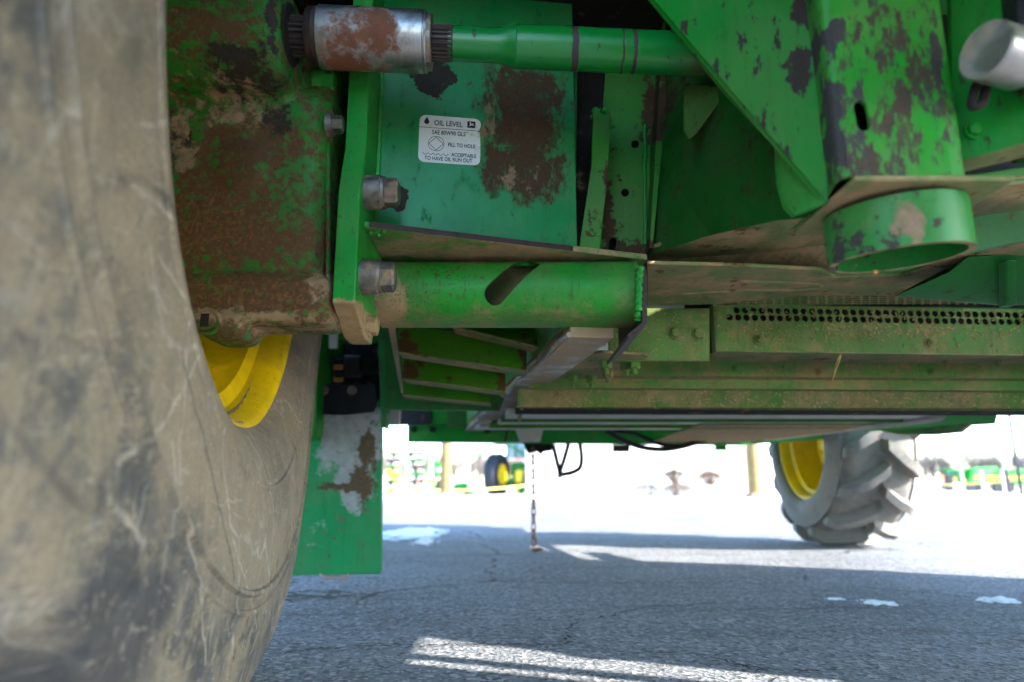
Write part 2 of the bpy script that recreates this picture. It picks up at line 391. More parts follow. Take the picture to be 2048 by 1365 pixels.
def m_shaft():
    b = NB('shaft_paint'); n = b.noise(14, 7, .68); c = b.mix(b.step(b.noise(5), .3, .7), (.003, .175, .034), GREEN)
    rings = b.noise(17, 5, .62, vec=b.stretch(1.0, .12, .12), off=2)
    mk = b.math('MAXIMUM', b.step(b.noise(30, 8, .72, vec=b.stretch(1, .8, .5), off=1), .63, .655), b.step(b.math('ADD', rings, b.math('MULTIPLY', b.math('SUBTRACT', n, .5), .35)), .665, .685))
    wl = W(1148, 90, 1.3).x
    sx = b.new('ShaderNodeSeparateXYZ'); b.l.new(b.p, sx.inputs[0])
    for px, hw in ((1148, .0065), (1243, .002), (1266, .004)):
        dx = b.math('ABSOLUTE', b.math('SUBTRACT', b.math('ADD', sx.outputs[0], b.math('MULTIPLY', b.math('SUBTRACT', b.noise(45, 6, .7), .5), .012)), W(px, 90, 1.3).x))
        mk = b.math('MAXIMUM', mk, b.step(dx, hw * 1.15, hw * .85))
    c = b.mix(mk, c, b.mix(n, (.07, .035, .03), (.02, .014, .014)))
    end = b.step(b.math('ADD', sx.outputs[0], b.math('MULTIPLY', b.math('SUBTRACT', n, .5), .1)), W(1330, 110, 1.3).x, W(1420, 110, 1.3).x)
    c = b.mix(b.math('MULTIPLY', end, .85), c, MUD)
    return b.done(c, b.lerp(mk, .3, .7), 0, b.math('MULTIPLY', mk, -1), .3, .001)
M['shaft'] = m_shaft()
def m_coupling():
    b = NB('coupling_steel'); n = b.noise(16, 8, .72); sp = b.spots([px_spot(740, 85, 1.26, 95, 95), px_spot(690, 110, 1.26, 60, 60)])
    mk = b.step(b.math('ADD', b.math('MULTIPLY', n, .8), b.math('MULTIPLY', sp, .34)), .58, .72)
    ring = b.noise(320, 3, .6, vec=b.stretch(1, .05, .05))
    c = b.mix(ring, (.46, .44, .42), (.26, .25, .24)); c = b.mix(b.math('MULTIPLY', b.step(b.noise(30, 6, .75, off=6), .45, .7), .6), c, (.16, .11, .075))
    rc = b.mix(b.noise(45, 6, .7), (.26, .085, .035), (.075, .032, .022))
    c = b.mix(mk, c, rc)
    return b.done(c, b.lerp(mk, .33, .85), b.lerp(mk, .9, .05), n, .25, .001)
M['coupling'] = m_coupling()
M['spline'] = simple('rusty_spline', (.06, .04, .035), .5, .5, scale=50)
S = px_spot
M['gearbox'] = paint('gearbox_paint', (.008, .17, .014), .42, [
    ((.10, .050, .021), 48, .44, .62, [S(430, 420, 1.33, 130, 150), S(480, 480, 1.33, 230, 50), S(520, 600, 1.33, 260, 80), S(470, 120, 1.3, 110, 45), S(500, 290, 1.33, 120, 60)], .15, .85),
    ((.19, .085, .03), 90, .60, .74, [S(430, 450, 1.33, 150, 110), S(520, 600, 1.33, 230, 70)], .12, .9),
    ((.030, .022, .015), 30, .60, .74, [S(505, 165, 1.28, 85, 45), S(560, 245, 1.33, 40, 40), S(350, 280, 1.33, 30, 60), S(575, 60, 1.28, 14, 150)], .26, .8),
    ((.26, .175, .10), 26, .64, .80, [S(362, 165, 1.33, 50, 50), S(362, 250, 1.33, 34, 70), S(372, 310, 1.33, 30, 45), S(500, 642, 1.33, 300, 24), S(640, 560, 1.33, 36, 50), S(480, 225, 1.33, 120, 40)], .27, .95)], vary=.35, bump=.6, film=.15)
M['green_louvre'] = paint('louvre_paint', (.055, .25, .010), .5, [((.10, .055, .02), 22, .56, .72, [S(815, 700, 2.1, 26, 40), S(815, 745, 2.3, 22, 30), S(1050, 720, 2.05, 12, 40), S(1080, 690, 1.95, 40, 20), S(1005, 765, 2.3, 12, 30)], .3, .9), ((.10, .12, .02), 6, .50, .75, None, 0, .8)], vary=.25)
M['flange'] = paint('flange_paint', (.006, .25, .026), .36, [(DUST, 14, .70, .82, [S(705, 650, 1.4, 60, 45)], .55, .95), (BARE, 30, .70, .72, [S(700, 595, 1.32, 40, 10)], .12, .6), ((.02, .11, .02), 60, .56, .72, None, 0, .5)], vary=.25)
M['beam'] = paint('beam_paint', (.008, .25, .018), .4, [
    (DUST, 7, .62, .86, [S(900, 648, 1.5, 420, 18), S(760, 610, 1.5, 70, 70), S(980, 505, 1.55, 420, 20), S(1230, 655, 1.5, 90, 20)], .36, .95),
    ((.09, .06, .03), 130, .60, .70, [S(850, 560, 1.5, 170, 60)], .08, .9), (RUST, 55, .68, .72, None, 0, .9), ((.35, .24, .12), 150, .70, .74, None, 0, .9), ((.03, .10, .015), 90, .58, .72, None, 0, .6)], under=.18, vary=.3, film=.5)
M['web'] = paint('web_plate_paint', (.003, .20, .045), .32, [
    (MUD, 50, .62, .86, [S(1050, 180, 1.5, 110, 90), S(1050, 240, 1.5, 95, 130), S(1060, 330, 1.5, 95, 90), S(990, 330, 1.5, 40, 70)], .44, .95),
    ((.20, .135, .075), 30, .70, .80, [S(975, 250, 1.5, 30, 70), S(1040, 345, 1.5, 70, 50)], .22, .95),
    (BARE, 45, .72, .76, [S(868, 160, 1.5, 52, 46), S(800, 405, 1.5, 20, 34)], .62, .5),
    (BARE, 70, .735, .75, None, 0, .6), ((.16, .10, .05), 130, .72, .76, None, 0, .9), ((.004, .10, .03), 35, .54, .74, None, 0, .45)], vary=.2, run=.6)
M['holeplate'] = paint('hole_plate_paint', (.028, .20, .020), .5, [(MUD, 20, .58, .66, [S(1320, 240, 1.66, 40, 110), S(1240, 505, 1.66, 80, 22), S(1215, 430, 1.66, 18, 90)], .26, .9), (BARE, 24, .70, .73, None, 0, .7), ((.04, .10, .03), 90, .58, .7, None, 0, .8)], vary=.2)
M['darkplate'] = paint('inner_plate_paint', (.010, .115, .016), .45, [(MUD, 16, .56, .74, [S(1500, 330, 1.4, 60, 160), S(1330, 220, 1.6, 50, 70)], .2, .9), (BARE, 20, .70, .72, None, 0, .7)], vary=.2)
M['bracket'] = paint('bracket_paint', (.003, .20, .017), .5, [
    ((.032, .022, .017), 40, .57, .63, [S(1595, 40, .9, 30, 80), S(1620, 90, .9, 16, 90), S(1580, 150, .9, 20, 60)], .22, .45), ((.002, .10, .012), 20, .56, .78, None, 0, .5)], vary=.2, run=.4)
M['column'] = paint('column_paint', (.008, .25, .017), .35, [
    ((.055, .038, .026), 40, .54, .64, [S(1790, 60, .78, 95, 90), S(1820, 240, .78, 50, 110), S(1850, 130, .78, 60, 90), S(1730, 310, .78, 100, 40)], .13, .6),
    ((.045, .038, .036), 36, .56, .64, [S(1668, 60, .8, 16, 40), S(1670, 240, .8, 18, 90), S(1880, 120, .8, 14, 70)], .55, .4),
    ((.24, .16, .09), 46, .64, .72, None, 0, .9), ((.05, .10, .025), 70, .58, .70, None, 0, .6)], vary=.2, run=.45, film=.3)
M['pipe'] = paint('pipe_paint', (.005, .19, .028), .33, [((.05, .04, .034), 32, .59, .63, [S(1760, 460, .8, 60, 60), S(1800, 490, .8, 150, 10)], .12, .5), ((.24, .16, .10), 30, .62, .74, [S(1840, 440, .8, 26, 70)], .26, .9)], vary=.15, under=.5)
M['patch'] = paint('panel_paint', (.012, .22, .075), .33, [
    ((.24, .27, .27), 14, .60, .74, [S(705, 880, 2.86, 62, 70), S(710, 960, 2.86, 38, 60), S(722, 830, 2.86, 50, 30)], .5, .5),
    ((.085, .06, .035), 34, .60, .74, [S(735, 900, 2.86, 22, 50), S(725, 960, 2.86, 24, 40), S(690, 975, 2.86, 60, 8)], .34, .9),
    ((.10, .12, .07), 16, .64, .72, [S(700, 1060, 2.86, 90, 100)], .08, .8)], vary=.1)

# ------------------------------------------------------------------ ground
bm = bmesh.new(); bmesh.ops.create_grid(bm, x_segments=2, y_segments=2, size=600)
ground = mk('ground', bm, M['asphalt']); tag(ground, 'grey cracked asphalt yard', None, None, 'structure')

M['crack'] = simple('crack_dark', (.012, .012, .013), .95, scale=30)
def crack(pts, w0):
    bm = bmesh.new(); P = curve_pts([WZ(a, b_, 0) for a, b_ in pts], 14); L_, R_ = [], []
    for i, p in enumerate(P):
        d_ = (P[min(i + 1, len(P) - 1)] - P[max(0, i - 1)]).normalized(); n_ = Vector((-d_.y, d_.x, 0))
        p = p + n_ * rnd.gauss(0, .007) + d_ * rnd.gauss(0, .004); ww = w0 * rnd.uniform(.15, 1.1) * min(1, i / 6 + .1, (len(P) - 1 - i) / 6 + .1)
        L_.append(bm.verts.new(p + n_ * ww + Vector((0, 0, .004)))); R_.append(bm.verts.new(p - n_ * ww * rnd.uniform(.4, 1) + Vector((0, 0, .004))))
    for i in range(len(P) - 1): bm.faces.new((L_[i], L_[i + 1], R_[i + 1], R_[i]))
    o = mk('crack', bm, M['crack'], ground); return o
crack([(545, 1312), (640, 1300), (780, 1293), (950, 1292), (1090, 1293), (1132, 1287), (1140, 1266), (1150, 1248), (1210, 1236), (1280, 1219), (1340, 1214), (1500, 1206)], .007)
crack([(1250, 1309), (1400, 1312), (1480, 1334), (1600, 1345), (1700, 1343)], .006)
crack([(1440, 1318), (1510, 1345), (1560, 1372)], .005)
crack([(950, 1086), (985, 1100), (1000, 1113)], .012)
crack([(1050, 1150), (1075, 1138), (1110, 1132), (1180, 1128)], .008)
crack([(1300, 1226), (1500, 1222), (1700, 1218), (1900, 1225)], .006)

# ================================================================== the combine harvester
ROOT = empty('combine_harvester', (0.65, 3.2, 0), 'green and yellow combine harvester standing over the asphalt, rusty front axle and wheel', 'combine')

# ---- wheels
def tyre_profile(half, Rc, rb, bulge):
    """right half of the section: (x from the middle plane, radius), tread centre to bead"""
    k = Rc - rb
    return [(0, Rc), (half * .5, Rc - .008), (half * .80, Rc - .025), (half - bulge * .25, Rc - .06), (half + bulge * .2, Rc - .22 * k), (half + bulge * .62, Rc - .40 * k), (half + bulge * .95, Rc - .58 * k),
            (half + bulge, Rc - .74 * k), (half + bulge * .82, Rc - .86 * k), (half + bulge * .35, Rc - .95 * k), (half - .005, rb + .012), (half - .012, rb - .004), (half - .05, rb - .02)]
def front_profile(half, Rc, rb):
    b, rm, dr = .048, rb + .142, .012
    o = lambda r: b - (dr + b) * ((r - rm) / (Rc - rm)) ** 2
    return [(0, Rc), (half * .5, Rc - .004), (half - .06, Rc - .014), (half + o(Rc - .035), Rc - .035), (half + o(Rc - .10), Rc - .10), (half + o(Rc - .2), Rc - .2), (half + o(rm + .08), rm + .08),
            (half + b, rm), (half + b * .88, rb + .09), (half + b * .5, rb + .04), (half - .004, rb + .010), (half - .012, rb - .004), (half - .05, rb - .02)]
def make_wheel(name, half, Rout, rb, bulge, lug_h, n_lug, tyre_mat, seg=96, sag=0.0, zc=None, prof=None, lugw=.055, sweep=.34, sidelug=.72):
    wh = empty(name, (0, 0, 0), parent=ROOT)
    Rc = Rout - lug_h; pr = prof(half, Rc, rb) if prof else tyre_profile(half, Rc, rb, bulge)
    full = [(-x, r) for x, r in pr[::-1]] + pr[1:]
    sm = curve_pts([Vector((x, r, 0)) for x, r in full], 3)
    MX = Matrix.Rotation(math.pi / 2, 4, 'Y')
    bm = bmesh.new(); lathe(bm, [(v.x, v.y) for v in sm], seg, MX)
    # groove rings moulded in the sidewall
    def surf(u):       # u 0..1 from the tread centre to the shoulder, then down the wall
        pts = pr[:7]; L = [0]
        for a, b in zip(pts, pts[1:]): L.append(L[-1] + math.hypot(b[0] - a[0], b[1] - a[1]))
        t = u * L[-1]
        for i in range(len(pts) - 1):
            if t <= L[i + 1] or i == len(pts) - 2:
                f = (t - L[i]) / (L[i + 1] - L[i]); a, b = pts[i], pts[i + 1]
                x, r = a[0] + (b[0] - a[0]) * f, a[1] + (b[1] - a[1]) * f
                d = Vector((b[0] - a[0], b[1] - a[1])).normalized(); return x, r, Vector((-d.y, d.x))
    for side in (-1, 1):
        for k in range(n_lug):
            a0 = 2 * math.pi * (k + (.5 if side > 0 else 0)) / n_lug
            rows = []; NS = 9
            for i in range(NS + 1):
                u = -.04 + (sidelug + .04) * i / NS; x, r, nn = surf(max(u, 0.0))
                if u < 0: x += u * .3
                hh = lug_h * max(.08, 1 - max(0, (u - .52) / .22)) if u > .52 else lug_h
                hh = max(hh, .003); wd = lugw * (1.0 + .25 * u) / 2; ang = a0 + sweep * u
                row = []
                for off, hk in ((-1.25, -.01), (-.85, hh), (.85, hh), (1.25, -.01)):
                    rr = r + nn.y * hk; xx = x + nn.x * hk; aa = ang + off * wd / Rc
                    row.append(bm.verts.new((side * xx, rr * math.sin(aa), rr * math.cos(aa))))
                rows.append(row)
            for A, B in zip(rows, rows[1:]):
                for q in range(3): bm.faces.new((A[q], A[q + 1], B[q + 1], B[q]))
            bm.faces.new(rows[0]); bm.faces.new(rows[-1][::-1])
    if prof:
        for rr_, hh_ in ((.90, .006), (.93, .003), (.72, .003)):
            xr = next(v.x + (w_.x - v.x) * (v.y - rr_) / (v.y - w_.y) for v, w_ in zip(sm[len(sm) // 2:], sm[len(sm) // 2 + 1:]) if v.y >= rr_ >= w_.y)
            lathe(bm, [(xr - .004, rr_ + .009), (xr + hh_, rr_ + .003), (xr + hh_, rr_ - .003), (xr - .004, rr_ - .009)], seg, MX)
    if sag:
        for v in bm.verts:       # the loaded tyre bulges and flattens where it stands
            t = min(1, max(0, (-v.co.z - .33 * Rout) / (.55 * Rout))); t = t * t * (3 - 2 * t)
            v.co.x += sag * t * max(-1, min(1, v.co.x / half)); v.co.z = max(v.co.z, -zc + .004 + .02 * max(0, -v.co.z - zc))
    ty = mk('tyre', bm, tyre_mat, None, smooth=True, angle=38); link2(ty, wh)
    # rim: flange, bead seat, well and disc, seen from both sides
    f = half
    rp = [(f + .004, rb + .018), (f + .008, rb + .012), (f + .006, rb + .003), (f - .004, rb - .006), (f - .03, rb - .016), (f - .06, rb - .022), (f - .075, rb - .05), (f - .17, rb - .058), (f - .19, rb - .075), (f - .27, rb - .085),
          (f - .25, rb * .72), (f - .22, rb * .62), (f - .22, rb * .40), (f - .25, rb * .3), (f - .25, 0)]
    bk = [(f - .27, 0), (f - .27, rb * .3), (f - .24, rb * .42), (f - .24, rb * .6), (f - .275, rb * .74), (f - .26, rb - .09), (-f + .1, rb - .06), (-f + .03, rb - .016), (-f - .016, rb + .004), (-f - .018, rb + .016), (-f - .012, rb + .022),
          (-f + .0, rb + .008), (-f + .1, rb - .03), (f - .1, rb - .012), (f - .004, rb + .008)]
    bm = bmesh.new(); lathe(bm, [(a, max(r, 1e-7) if r else 0) for a, r in rp] + bk, 80, MX, closed=True)
    ri = mk('rim', bm, M['yellow'], None, smooth=True, angle=40); link2(ri, wh)
    for k in range(10):
        a = 2 * math.pi * k / 10
        o = bolt((f - .222, rb * .5 * math.sin(a), rb * .5 * math.cos(a)), (1, 0, 0), .016, M['yellow'], None, name='wheel_nut', shank=.6); link2(o, wh)
    return wh
def link2(o, parent):
    o.parent = parent; o.matrix_parent_inverse = Matrix.Identity(4)
def dup_wheel(wh, loc, rotz=0, rotx=0):
    r = wh.copy(); col.objects.link(r)
    for ch in list(wh.children):
        c = ch.copy(); col.objects.link(c); c.parent = r; c.matrix_parent_inverse = Matrix.Identity(4)
    place(r, loc, rotz, rotx); return r
def place(o, loc, rotz=0, rotx=0):
    o.location = loc; o.rotation_euler = (rotx, 0, rotz)
FW = (-.529 - .40 * math.cos(R(8.9)), 1.308 - .40 * math.sin(R(8.9)), 1.13)
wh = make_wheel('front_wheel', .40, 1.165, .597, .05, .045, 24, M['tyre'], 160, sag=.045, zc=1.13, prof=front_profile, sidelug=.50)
place(wh, FW, R(8.9))
wf2 = dup_wheel(wh, (3.12, 1.92, 1.13), math.pi + R(8.9))
rw = make_wheel('rear_wheel', .24, .745, .40, .045, .085, 15, M['tyre2'], 80, .03, .72, sweep=.44, lugw=.065, sidelug=.66)
place(rw, (2.08 + .285, 5.05, .73), math.pi, 0)
dup_wheel(rw, (-1.48, 5.05, .73), 0, .2)

# ---- final drive housing: cast lumps fused into one skin
bm = bmesh.new()
def rb(lo, hi): box_bm(bm, lo, hi)
zz = lambda py, y: W(1024, py, y).z
xx = lambda px, py, y: W(px, py, y).x
yb = 1.335
def rb(lo, hi, bev=.02):
    b2 = bmesh.new(); box_bm(b2, lo, hi)
    bmesh.ops.bevel(b2, geom=list(b2.edges), offset=bev, segments=4, profile=.5, affect='EDGES')
    me_ = bpy.data.meshes.new('t'); b2.to_mesh(me_); b2.free(); bm.from_mesh(me_); bpy.data.meshes.remove(me_)
rb((-.80, yb, zz(560, yb)), (xx(648, 400, yb), 1.62, zz(215, yb)), .045)
rb((-.80, 1.352, zz(420, yb)), (xx(648, 400, yb), 1.75, 1.42), .03)
rb((-.80, 1.322, zz(592, 1.322)), (xx(654, 560, 1.322), 1.47, zz(541, 1.322)), .02)
rb((-.80, 1.313, zz(632, 1.313)), (xx(657, 600, 1.313), 1.46, zz(552, 1.313)), .016)
rb((-.80, 1.302, zz(644, 1.302)), (xx(663, 630, 1.302), 1.44, zz(612, 1.302)), .016)
rb((xx(392, 640, 1.290), 1.290, zz(674, 1.29)), (xx(484, 640, 1.29), 1.42, zz(618, 1.29)), .018)
lathe(bm, [(0, 0), (0, .110), (.335, .110), (.358, .096), (.358, 0)], 40, Matrix.Translation((-.82, 1.29, zz(75, 1.265))) @ basis((1, 0, 0)))
lathe(bm, [(0, 0), (0, .085), (.40, .085), (.43, .06), (.43, 0)], 32, Matrix.Translation((-.82, 1.40, zz(225, 1.33))) @ basis((1, 0, 0)))
lathe(bm, [(0, 0), (0, .08), (.09, .05), (.09, 0)], 32, Matrix.Translation((-.56, 1.41, zz(330, 1.33))) @ basis((-.15, -1, 0)))
gb = mk('final_drive_housing', bm, M['gearbox'], ROOT)
m = gb.modifiers.new('r', 'REMESH'); m.mode = 'VOXEL'; m.voxel_size = .006; m.use_smooth_shade = True
m = gb.modifiers.new('s', 'SMOOTH'); m.iterations = 18; m.factor = .6
bake(gb); gb['label'] = 'rusty green cast housing beside the front tyre'
lb = M['gearbox']
# drain plug with a square socket
p = W(418, 645, 1.285); bm = bmesh.new()
lathe(bm, [(0, .026), (-.012, .026), (-.012, .022), (-.007, .022), (-.007, .0185), (-.016, .0185), (-.016, .0)], 28, Matrix.Translation(p) @ basis((0, 1, 0)))
o = mk('drain_plug', bm, M['gearbox'], gb, smooth=True)
bmc = bmesh.new(); box_bm(bmc, (p.x - .0085, p.y - .05, p.z - .013), (p.x + .0085, p.y + .006, p.z + .013))
bm = bmesh.new(); box_bm(bm, (p.x - .009, p.y - .0175, p.z - .013), (p.x + .007, p.y - .0165, p.z + .013)); mk('plug_socket', bm, M['grease_and_shade'], gb)
bmc.free()
# bottom flange, rear mounting lip and the thin bolted flange
box('housing_flange', (xx(496, 650, 1.42), 1.40, zz(660, 1.42)), (xx(690, 650, 1.42), 1.45, zz(640, 1.42)), M['gearbox'], ROOT, .003)
solid('housing_lip', [W(651, 215, 1.36), W(660, 225, 1.36), W(660, 600, 1.36), W(651, 630, 1.36)], (0, .3, 0), M['gearbox'], ROOT, .003)
bolt(W(655, 250, 1.33), (1, 0, 0), .017, M['steel_dirty'], gb, wash=1.5, hw=.8, head=1.2)
o = bolt(W(630, 165, 1.37), (1, 0, 0), .022, M['flange'], gb, wash=1.3, hw=1.0, head=1.0)
# seal ring where the shaft enters
bm = bmesh.new(); sa = Vector((xx(565, 72, 1.265) - .004, 1.265, zz(72, 1.265))); sb = W(1440, 112, 1.32)
ax = (sb - sa).normalized(); MS = Matrix.Translation(sa) @ basis(ax)
lathe(bm, [(-.03, 0), (-.03, .064), (.024, .064), (.026, .058), (.026, 0)], 48, MS); mk('seal_ring', bm, M['grease_and_shade'], gb, smooth=True)

# ---- drive shaft with splines and coupling
def along(px): # distance along the shaft axis for a bearing
    return (xx(px, 85, 1.27) - sa.x) / ax.x
ds = empty('drive_shaft', sa, parent=ROOT)
def spl(name, l0, l1, r0, r1, nt_, mat):
    bm = bmesh.new(); prof = []; ns = nt_ * 4; rings = []
    for l in (l0, l0 + (l1 - l0) * .75, l1):
        ring = []
        dp = .13 if l < l1 - 1e-6 or r1 > r0 * 1.05 else .02
        rr = r0 if l < l1 - 1e-6 else r1
        for i in range(ns):
            t = 2 * math.pi * i / ns; k = 1 - dp * (1 if i % 4 in (2, 3) else 0)
            ring.append(bm.verts.new(MS @ Vector((rr * k * math.cos(t), rr * k * math.sin(t), l))))
        rings.append(ring)
    for A, B in zip(rings, rings[1:]):
        for i in range(ns): bm.faces.new((A[i], A[(i + 1) % ns], B[(i + 1) % ns], B[i]))
    bm.faces.new(rings[0][::-1]); bm.faces.new(rings[-1]); return mk(name, bm, mat, ds)
u = .90 * 1.265 / FPX            # metres per picture unit at the shaft
spl('spline', 0, along(630), 50 * u, 50 * u, 22, M['spline'])
bm = bmesh.new(); lathe(bm, [(along(618), 0), (along(618), 68 * u), (along(622), 71 * u), (along(629), 72 * u), (along(630), 69 * u), (along(633), 69 * u), (along(634), 73 * u), (along(640), 73 * u), (along(640), 0)], 64, MS); mk('retaining_ring', bm, M['spline'], ds, smooth=True, angle=30)
bm = bmesh.new(); lathe(bm, [(along(639.5), 0), (along(639.5), 73 * u), (along(642), 76 * u), (along(846), 76 * u), (along(847.5), 73 * u), (along(849), 73 * u), (along(850), 76 * u), (along(853), 75 * u), (along(853), 0)], 72, MS); mk('coupling_sleeve', bm, M['coupling'], ds, smooth=True, angle=30)
bm = bmesh.new(); lathe(bm, [(along(852.5), 0), (along(852.5), 69 * u), (along(861), 69 * u), (along(863), 66 * u), (along(863), 45 * u), (along(863), 0)], 64, MS); mk('coupling_cap', bm, M['steel_dirty'], ds, smooth=True, angle=30)
spl('spline', along(862), along(905), 46 * u, 43 * u, 22, M['spline'])
bm = bmesh.new(); lathe(bm, [(along(895), 0), (along(895), 41 * u), (along(915), 42.5 * u), (along(985), 42 * u), (along(1000), 43.5 * u), (along(1015), 48 * u), (along(1026), 53.5 * u), (along(1030), 55 * u), (along(1032), 53.5 * u), (along(1600), 54 * u), (along(1600), 0)], 72, MS); mk('shaft_tube', bm, M['shaft'], ds, smooth=True, angle=25)

# ---- flange plate, edge on to us
x0, x1 = xx(671, 480, 1.32), xx(716, 480, 1.32)
fp = solid('flange_plate', [(x0, 1.352, 1.6), (x0, 1.352, zz(300, 1.352)), (x0, 1.32, zz(380, 1.32)), (x0, 1.32, zz(606, 1.32)), (x0, 1.43, zz(677, 1.43)), (x0, 1.50, zz(677, 1.43)), (x0, 1.60, .92), (x0, 1.75, 1.0), (x0, 1.75, 1.6)], (x1 - x0, 0, 0), M['flange'], ROOT, .003)
for py, yy in ((386, 1.375), (555, 1.375)):
    bolt((x1, yy, zz(py, yy)), (1, 0, 0), .0285, M['steel_dirty'], fp, wash=1.25, hw=.22, head=1.0, boss=(1.32, 1.25))
bolt((x1, 1.46, zz(652, 1.46)), (1, 0, 0), .02, M['flange'], fp, wash=1.3)
bm = bmesh.new()
for k in range(26):
    px, py = rnd.uniform(716, 770), rnd.uniform(452, 468) + rnd.uniform(-5, 9)
    bmesh.ops.create_icosphere(bm, subdivisions=1, radius=rnd.uniform(.003, .008), matrix=Matrix.Translation(W(px, py, 1.385 + rnd.uniform(0, .01))))
mk('weld_bead', bm, M['flange'], ROOT, smooth=True)

# ---- axle beam: web plate with decal, slanted top plate, rolled channel with a slot
tz = .414 + .388 * 1.38
TL, TR = WZ(728, 455, tz), WZ(1294, 520, tz)
tp = solid('top_plate', [TL, WZ(1146, 503, tz), TR, (TR.x, 1.95, tz), (TL.x, 1.95, tz)], (0, 0, .014), M['beam'], ROOT, .001)
d = (WZ(1146, 503, tz) - TL)
bm = bmesh.new(); nrm = Vector((d.y, -d.x, 0)).normalized() * .0006
poly(bm, [TL + Vector((.01, 0, .0005)) + nrm, TL + d + Vector((0, 0, .0005)) + nrm, TL + d + Vector((0, 0, .0128)) + nrm, TL + Vector((.01, 0, .0128)) + nrm], -nrm * .5); mk('raw_edge', bm, M['edge'], tp)
bx0, bx1 = x1 - .004, xx(1283, 600, 1.5)

sect = [(1.66, tz - .002), (1.585, tz - .004), (1.535, tz - .022), (1.508, tz - .055), (1.50, tz - .085), (1.508, tz - .118), (1.53, tz - .142), (1.565, tz - .155), (1.60, tz - .158), (1.625, tz - .158)]
sect = [(v.x, v.y) for v in curve_pts([Vector((a, b, 0)) for a, b in sect], 4)]
zb = tz - .158
inner = [(a + .006 if a < 1.7 else a, b + (.006 if b < tz - .08 else -.002)) for a, b in sect]
prof = sect + inner[::-1]
bm = bmesh.new(); poly(bm, [(bx0, a, b) for a, b in prof], (bx1 - bx0, 0, 0)); ab = mk('axle_beam', bm, M['beam'], ROOT, smooth=True, angle=30)
cs = bmesh.new(); A, B = W(990, 587, 1.5), W(1066, 508, 1.5); dv = (B - A).normalized(); pv = Vector((-dv.z, 0, dv.x)); rr = .0245
capsule = [A + (dv * math.cos(t) + pv * math.sin(t)) * rr for t in [math.pi / 2 + math.pi * i / 12 for i in range(13)]] + [B - pv * rr, B + pv * rr]
poly(cs, [p + Vector((0, -.08, 0)) for p in capsule], (0, .22, 0)); cut(ab, cs)
ab.data.polygons.foreach_set('use_smooth', [True] * len(ab.data.polygons)); ab.data.set_sharp_from_angle(angle=R(30))
box('beam_lining', (bx0, 1.632, zb + .016), (bx1, 1.64, tz - .003), M['tan'], ROOT, 0)
solid('end_plate', [W(1284, 530, 1.49), W(1293, 535, 1.49), W(1295, 648, 1.49), W(1258, 676, 1.49), W(1254, 670, 1.49), W(1284, 645, 1.49)], (0, .35, 0), M['edge'], ROOT, .0015)
bm = bmesh.new(); tube(bm, curve_pts([W(1281, 535, 1.497), W(1278, 560, 1.492), W(1277, 590, 1.492), W(1277, 615, 1.495), W(1276, 640, 1.51)], 6), [.009 + .002 * math.sin(i * 2.1) for i in range(25)], 8); mk('weld_bead', bm, M['flange'], ROOT, smooth=True)
wx1 = xx(1150, 300, 1.53)
web = solid('web_plate', [(x1 - .002, 1.47, tz + .014), (wx1, 1.53, tz + .014), (wx1, 1.53, 1.62), (x1 - .002, 1.47, 1.62)], (0, .02, 0), M['web'], ROOT, .0)
WA = math.atan2(.06, wx1 - x1)
def webY(x_): return 1.47 + (x_ - x1 + .002) / (wx1 - x1 + .002) * .06
def WB(px, py):
    p = W(px, py, 1.49)
    for _ in range(6): p = W(px, py, webY(p.x))
    return p
solid('inner_flange', [W(1150, 60, 1.62), W(1156, 60, 1.62), W(1150, 505, 1.62), W(1143, 505, 1.62)], (0, .2, 0), M['darkplate'], ROOT, .001)
# gusset edge and plate with the holes
solid('gusset', [W(1186, 222, 1.56), W(1222, 232, 1.56), W(1217, 340, 1.545), W(1198, 508, 1.535), W(1157, 502, 1.535), W(1183, 330, 1.545)], (.02, .28, 0), M['holeplate'], ROOT, .002)
bm = bmesh.new()
for k in range(18):
    bmesh.ops.create_icosphere(bm, subdivisions=1, radius=rnd.uniform(.005, .011), matrix=Matrix.Translation(W(1184 + k * 2.5 + rnd.uniform(-3, 3), 222 + rnd.uniform(0, 14) + (k > 13) * (k - 13) * 6, 1.57)))
mk('weld_bead', bm, M['flange'], ROOT, smooth=True)
hp = solid('hole_plate', [W(1215, 60, 1.66), W(1318, 60, 1.66), W(1318, 240, 1.66), W(1290, 512, 1.66), W(1190, 512, 1.66)], (0, .008, 0), M['holeplate'], ROOT, .001)
for px, py in ((1270, 289), (1250, 386)):
    p = W(px, py, 1.6); cut(hp, cyl_bm(p, W(px, py, 1.75), .0105))
cs = bmesh.new(); A, B = W(1233, 466, 1.6), W(1231, 484, 1.6)
poly(cs, [A + Vector((.0095 * math.cos(t), 0, .0095 * math.sin(t))) for t in [math.pi * i / 8 for i in range(9)]] + [B + Vector((-.0095, 0, 0)), B + Vector((.0095, 0, 0))], (0, .2, 0)); cut(hp, cs)
box('dark_backing', (.1, 1.72, tz + .014), (.75, 1.73, 1.9), M['grease_and_shade'], ROOT, 0)  # near-black sheet, the shade of the deep gap is in its colour
solid('plate_return', [W(1318, 60, 1.66), W(1322, 60, 1.66), W(1322, 240, 1.66), W(1296, 512, 1.66), W(1290, 512, 1.66)], (0, -.06, 0), M['holeplate'], ROOT, .001)
